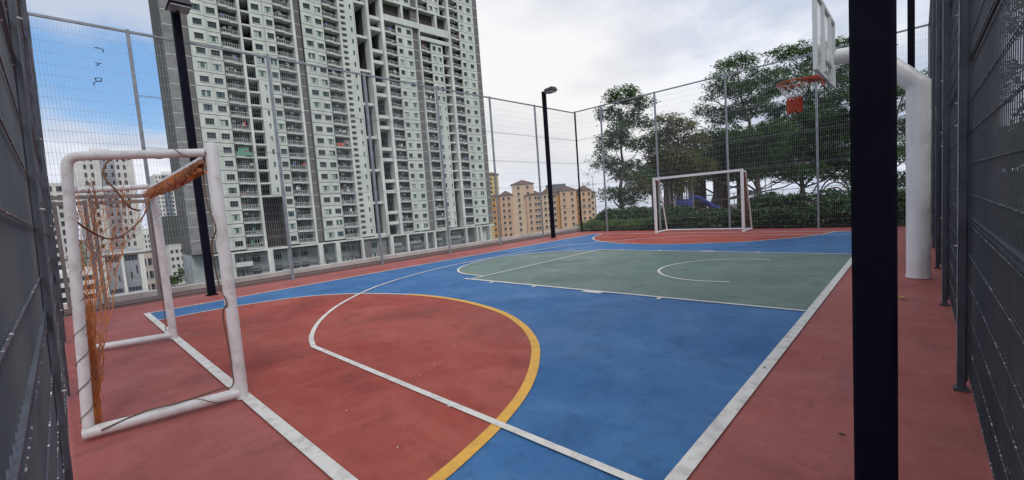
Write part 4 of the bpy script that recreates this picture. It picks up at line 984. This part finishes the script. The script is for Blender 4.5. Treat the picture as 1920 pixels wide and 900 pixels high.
block('distant slim tower with blue-grey stripes right of the goal post', -400, 52, 72, 43.5, 20, CW, 18, 10, strips=((0.2, 0.42, BLG, 0.5), (0.62, 0.8, BLG, 0.5)), ww=0.4, wh=0.5)
block('distant slim tower with blue-grey stripes lower behind the goal crossbar', -430, 76, 92, 26, 20, CW, 14, 8, strips=((0.3, 0.6, BLG, 0.5),), ww=0.4, wh=0.5)
block('flat green-grey clad hall roof beside the lamp post on the left', -200, 27.0, 41.0, 7.2, 24, CGG, 0, 1, name='clad_hall', zbot=-3.2, roof=False, cat='building')
block('low white block with small square windows below the green-grey hall', -199, 27.2, 40.5, -3.3, 22, CW, 5, 9, ww=0.55, wh=0.42, rowh=2.7, roof=False, ztopw=17.5)
block('beige apartment block with open balconies right of the grey facade', -130, 12.4, 15.6, -3.0, 14, CPE, 7, 3, ww=0.7, wh=0.55, roof=False)
block('white building with long banded floors low behind the net', -120, -1.0, 4.2, -5.0, 14, CW, 6, 2, slabs=True, ww=0.96, wh=0.5, rowh=1.9, roof=False, name='car_park_building')
g = block('low grey hall with white frame seen under the goal', -100, 4.6, 10.0, -1.2, 12, CG, 0, 1, name='white_framed_hall', roof=False)
q = MB()
for (y0, y1, z0, z1) in ((0.0, 0.35, 14.2, 22.6), (2.3, 2.7, 14.2, 22.6), (4.7, 5.4, 14.2, 22.6), (0.36, 2.29, 22.1, 22.6), (2.71, 4.69, 22.1, 22.6), (0.36, 2.29, 14.9, 15.4), (2.71, 4.69, 14.9, 15.4)): q.box((0.02, y0, z0), (0.5, y1, z1), CW)
q.build('white_frame', g)
for (y0, z0, w, h) in ((0.5, 21.0, 1.6, 0.9), (2.9, 21.0, 1.6, 0.9), (0.5, 15.6, 1.6, 0.7), (2.9, 15.6, 1.6, 0.7), (1.3, 18.6, .18, 1.4), (1.8, 17.6, .18, 1.0), (3.4, 17.8, .18, 1.2), (4.2, 18.6, .18, 1.4)):
    q = MB(); q.box((0.02, y0, z0), (0.1, y0+w, z0+h), CWN); q.build('window', g)
block('very distant pale slab block behind the beige balconies', -330, 30, 47, 2, 14, CW, 6, 12, ww=0.5, wh=0.5)
b = MB(); b.box((-170, 14, -24), (-100, 60, -15.5), mat('street_asphalt', (0.10, 0.105, 0.11), 0.9, col2=(0.14, 0.14, 0.14), scale=0.1)); b.build('street', kind='structure')
for k, (y, zt) in enumerate(((27, -10.5), (31.5, -11.5), (22.5, -12))):
    c = [(-165+random.gauss(0, 1.2), y+random.gauss(0, 1.5), zt-abs(random.gauss(0, 1.0)), random.uniform(0.9, 1.5)) for _ in range(8)]
    tree(('round street tree in the middle below the low white block', 'right street tree below the low white block by the lamp post', 'left street tree below the low white block')[k], (-165, y, -15.5), c, 260, 7, 0.6, LEAFB, 0.2, 0.8, group='street trees on the left')

# ------------------------------------------------------------------ peach apartment building
PE = mat('peach_render', (0.68, 0.41, 0.27), 0.85, col2=(0.55, 0.38, 0.27), scale=0.12); PE2 = mat('pale_peach', (0.72, 0.52, 0.37), 0.85, col2=(0.6, 0.44, 0.32), scale=0.15); ORA = mat('orange_render', (0.62, 0.31, 0.09), 0.85); ROOF = mat('brown_roof_tile', (0.10, 0.065, 0.055), 0.85, col2=(0.16, 0.09, 0.07), scale=0.4); PWH = mat('peach_white_trim', (0.62, 0.58, 0.52), 0.8); RGY = mat('grey_roof', (0.13, 0.14, 0.16), 0.7)
av = Vector((CR[0][0], CR[0][1], 0)).normalized(); PBD = 215
def s_at(px): return (px-1020)*PBD/FPX
C0 = Vector(pd(1020, 387, PBD)); PBZ = -24.0
PB = empty('apartment_building', 'peach and orange apartment building with brown tiled roofs at the left of the trees', 'building', (C0.x, C0.y, PBZ), math.atan2(av.y, av.x))
def zpx(px, py): return pd(px, py, PBD)[2]-PBZ
def wing(px0, px1, pytop, mt, proud=0.0, rows=9, cols=(0.3, 0.7), roof='hip', apex=6, dep=14, ww=1.1, wh=1.3):
    s0, s1 = s_at(px0), s_at(px1); H = zpx((px0+px1)/2, pytop); q = MB(); q.box((s0, -proud, 0), (s1, dep, H), mt)
    q.box((s0-0.05, -proud-0.08, H-0.5), (s1+0.05, -proud-0.002, H-0.1), PWH); q.build('wing', PB); q = MB(); e = 0.6
    rh = apex*PBD/FPX
    mx = (s0+s1)/2; y0, y1 = -proud-e, dep+e; ym = min(y0+(s1-s0)/2+e, (y0+y1)/2)
    vs = [(s0-e, y0, H), (s1+e, y0, H), (s1+e, y1, H), (s0-e, y1, H), (mx, ym, H+rh), (mx, y1-(ym-y0), H+rh)]
    q.add(vs, [(0, 1, 4), (1, 2, 5, 4), (2, 3, 5), (3, 0, 4, 5), (3, 2, 1, 0)], ROOF); q.build('roof', PB)
    for r in range(rows):
        for c in cols:
            u = s0+(s1-s0)*c; z0 = H-2.4-r*3.0; q = MB(); q.box((u-ww/2, -proud-0.05, z0), (u+ww/2, -proud-0.003, z0+wh), CWN); q.box((u-ww/2-.1, -proud-0.35, z0-0.2), (u+ww/2+.1, -proud-0.003, z0-0.001), PWH)
            o = q.build('window', PB)
wing(923, 938, 368, ORA, 0.0, 7, (0.25,), apex=5)
wing(938, 962, 366, PE, 1.0, 7, (0.3, 0.7), apex=9)
wing(962, 1003, 345, PE2, 0.4, 9, (0.3, 0.72), apex=9)
wing(987, 1017, 365, PE, 1.2, 7, (0.25, 0.6, 0.78), apex=9)
wing(1017, 1046, 362, PE2, 0.3, 7, (0.2, 0.45, 0.8), apex=12)
wing(1044, 1062, 362, ORA, 0.8, 7, (0.5,), apex=8)
wing(1050, 1080, 357, PE, 2.2, 7, (0.25, 0.75), apex=9)
wing(1079, 1092, 360, ORA, 0.5, 7, (0.5,), apex=6)
wing(1086, 1108, 357, PE, 2.4, 7, (0.35, 0.8), apex=9)
wing(1105, 1117, 362, PE2, 1.0, 7, (0.5,), apex=5)
q = MB(); q.box((s_at(1030), 6, 20), (s_at(1066), 14, zpx(1048, 344)), RGY); q.build('roof_plant_room', PB)
# yellow tower behind
g = empty('apartment_tower', 'narrow yellow apartment tower peeking out behind the white tower', 'building', pd(928, 400, 300)[:2]+(-24.0,), math.atan2(av.y, av.x))
k_ = 300/FPX; Hh = pd(928, 327, 300)[2]+24
q = MB(); q.box((-14*k_, 0, 0), (10*k_, 14, Hh), mat('yellow_render', (0.58, 0.44, 0.20), 0.85)); q.build('wall', g)
q = MB(); q.add([(-15*k_, -1, Hh), (12*k_, -1, Hh), (12*k_, 15, Hh), (-15*k_, 15, Hh), (-2*k_, 7, Hh+2.2)], [(0,1,4),(1,2,4),(2,3,4),(3,0,4),(3,2,1,0)], ROOF); q.build('roof', g)
for r in range(12):
    for x in (-3, 5): q = MB(); q.box((x*k_-.6, -0.08, Hh-4-3*r), (x*k_+.6, -0.003, Hh-2.5-3*r), CWN); q.build('window', g)
# scattered far trees on the plain, right of the peach building
for k, (px, dp) in enumerate(((1128, 150), (1150, 175), (1205, 160))):
    P = pd(px, 400, dp); c = [(P[0]+random.gauss(0, 3), P[1]+random.gauss(0, 3), random.uniform(-12, -5.0), random.uniform(2, 3.2)) for _ in range(10)]
    tree(('broad tree on the plain just right of the peach building', 'middle tree on the plain behind the narrow dark tree', 'tree on the plain behind the olive tree')[k], (P[0], P[1], -24.0), c, 500, 6, 1.0, LEAFB, 0.4, 1.5, group='trees on the plain beyond the podium')
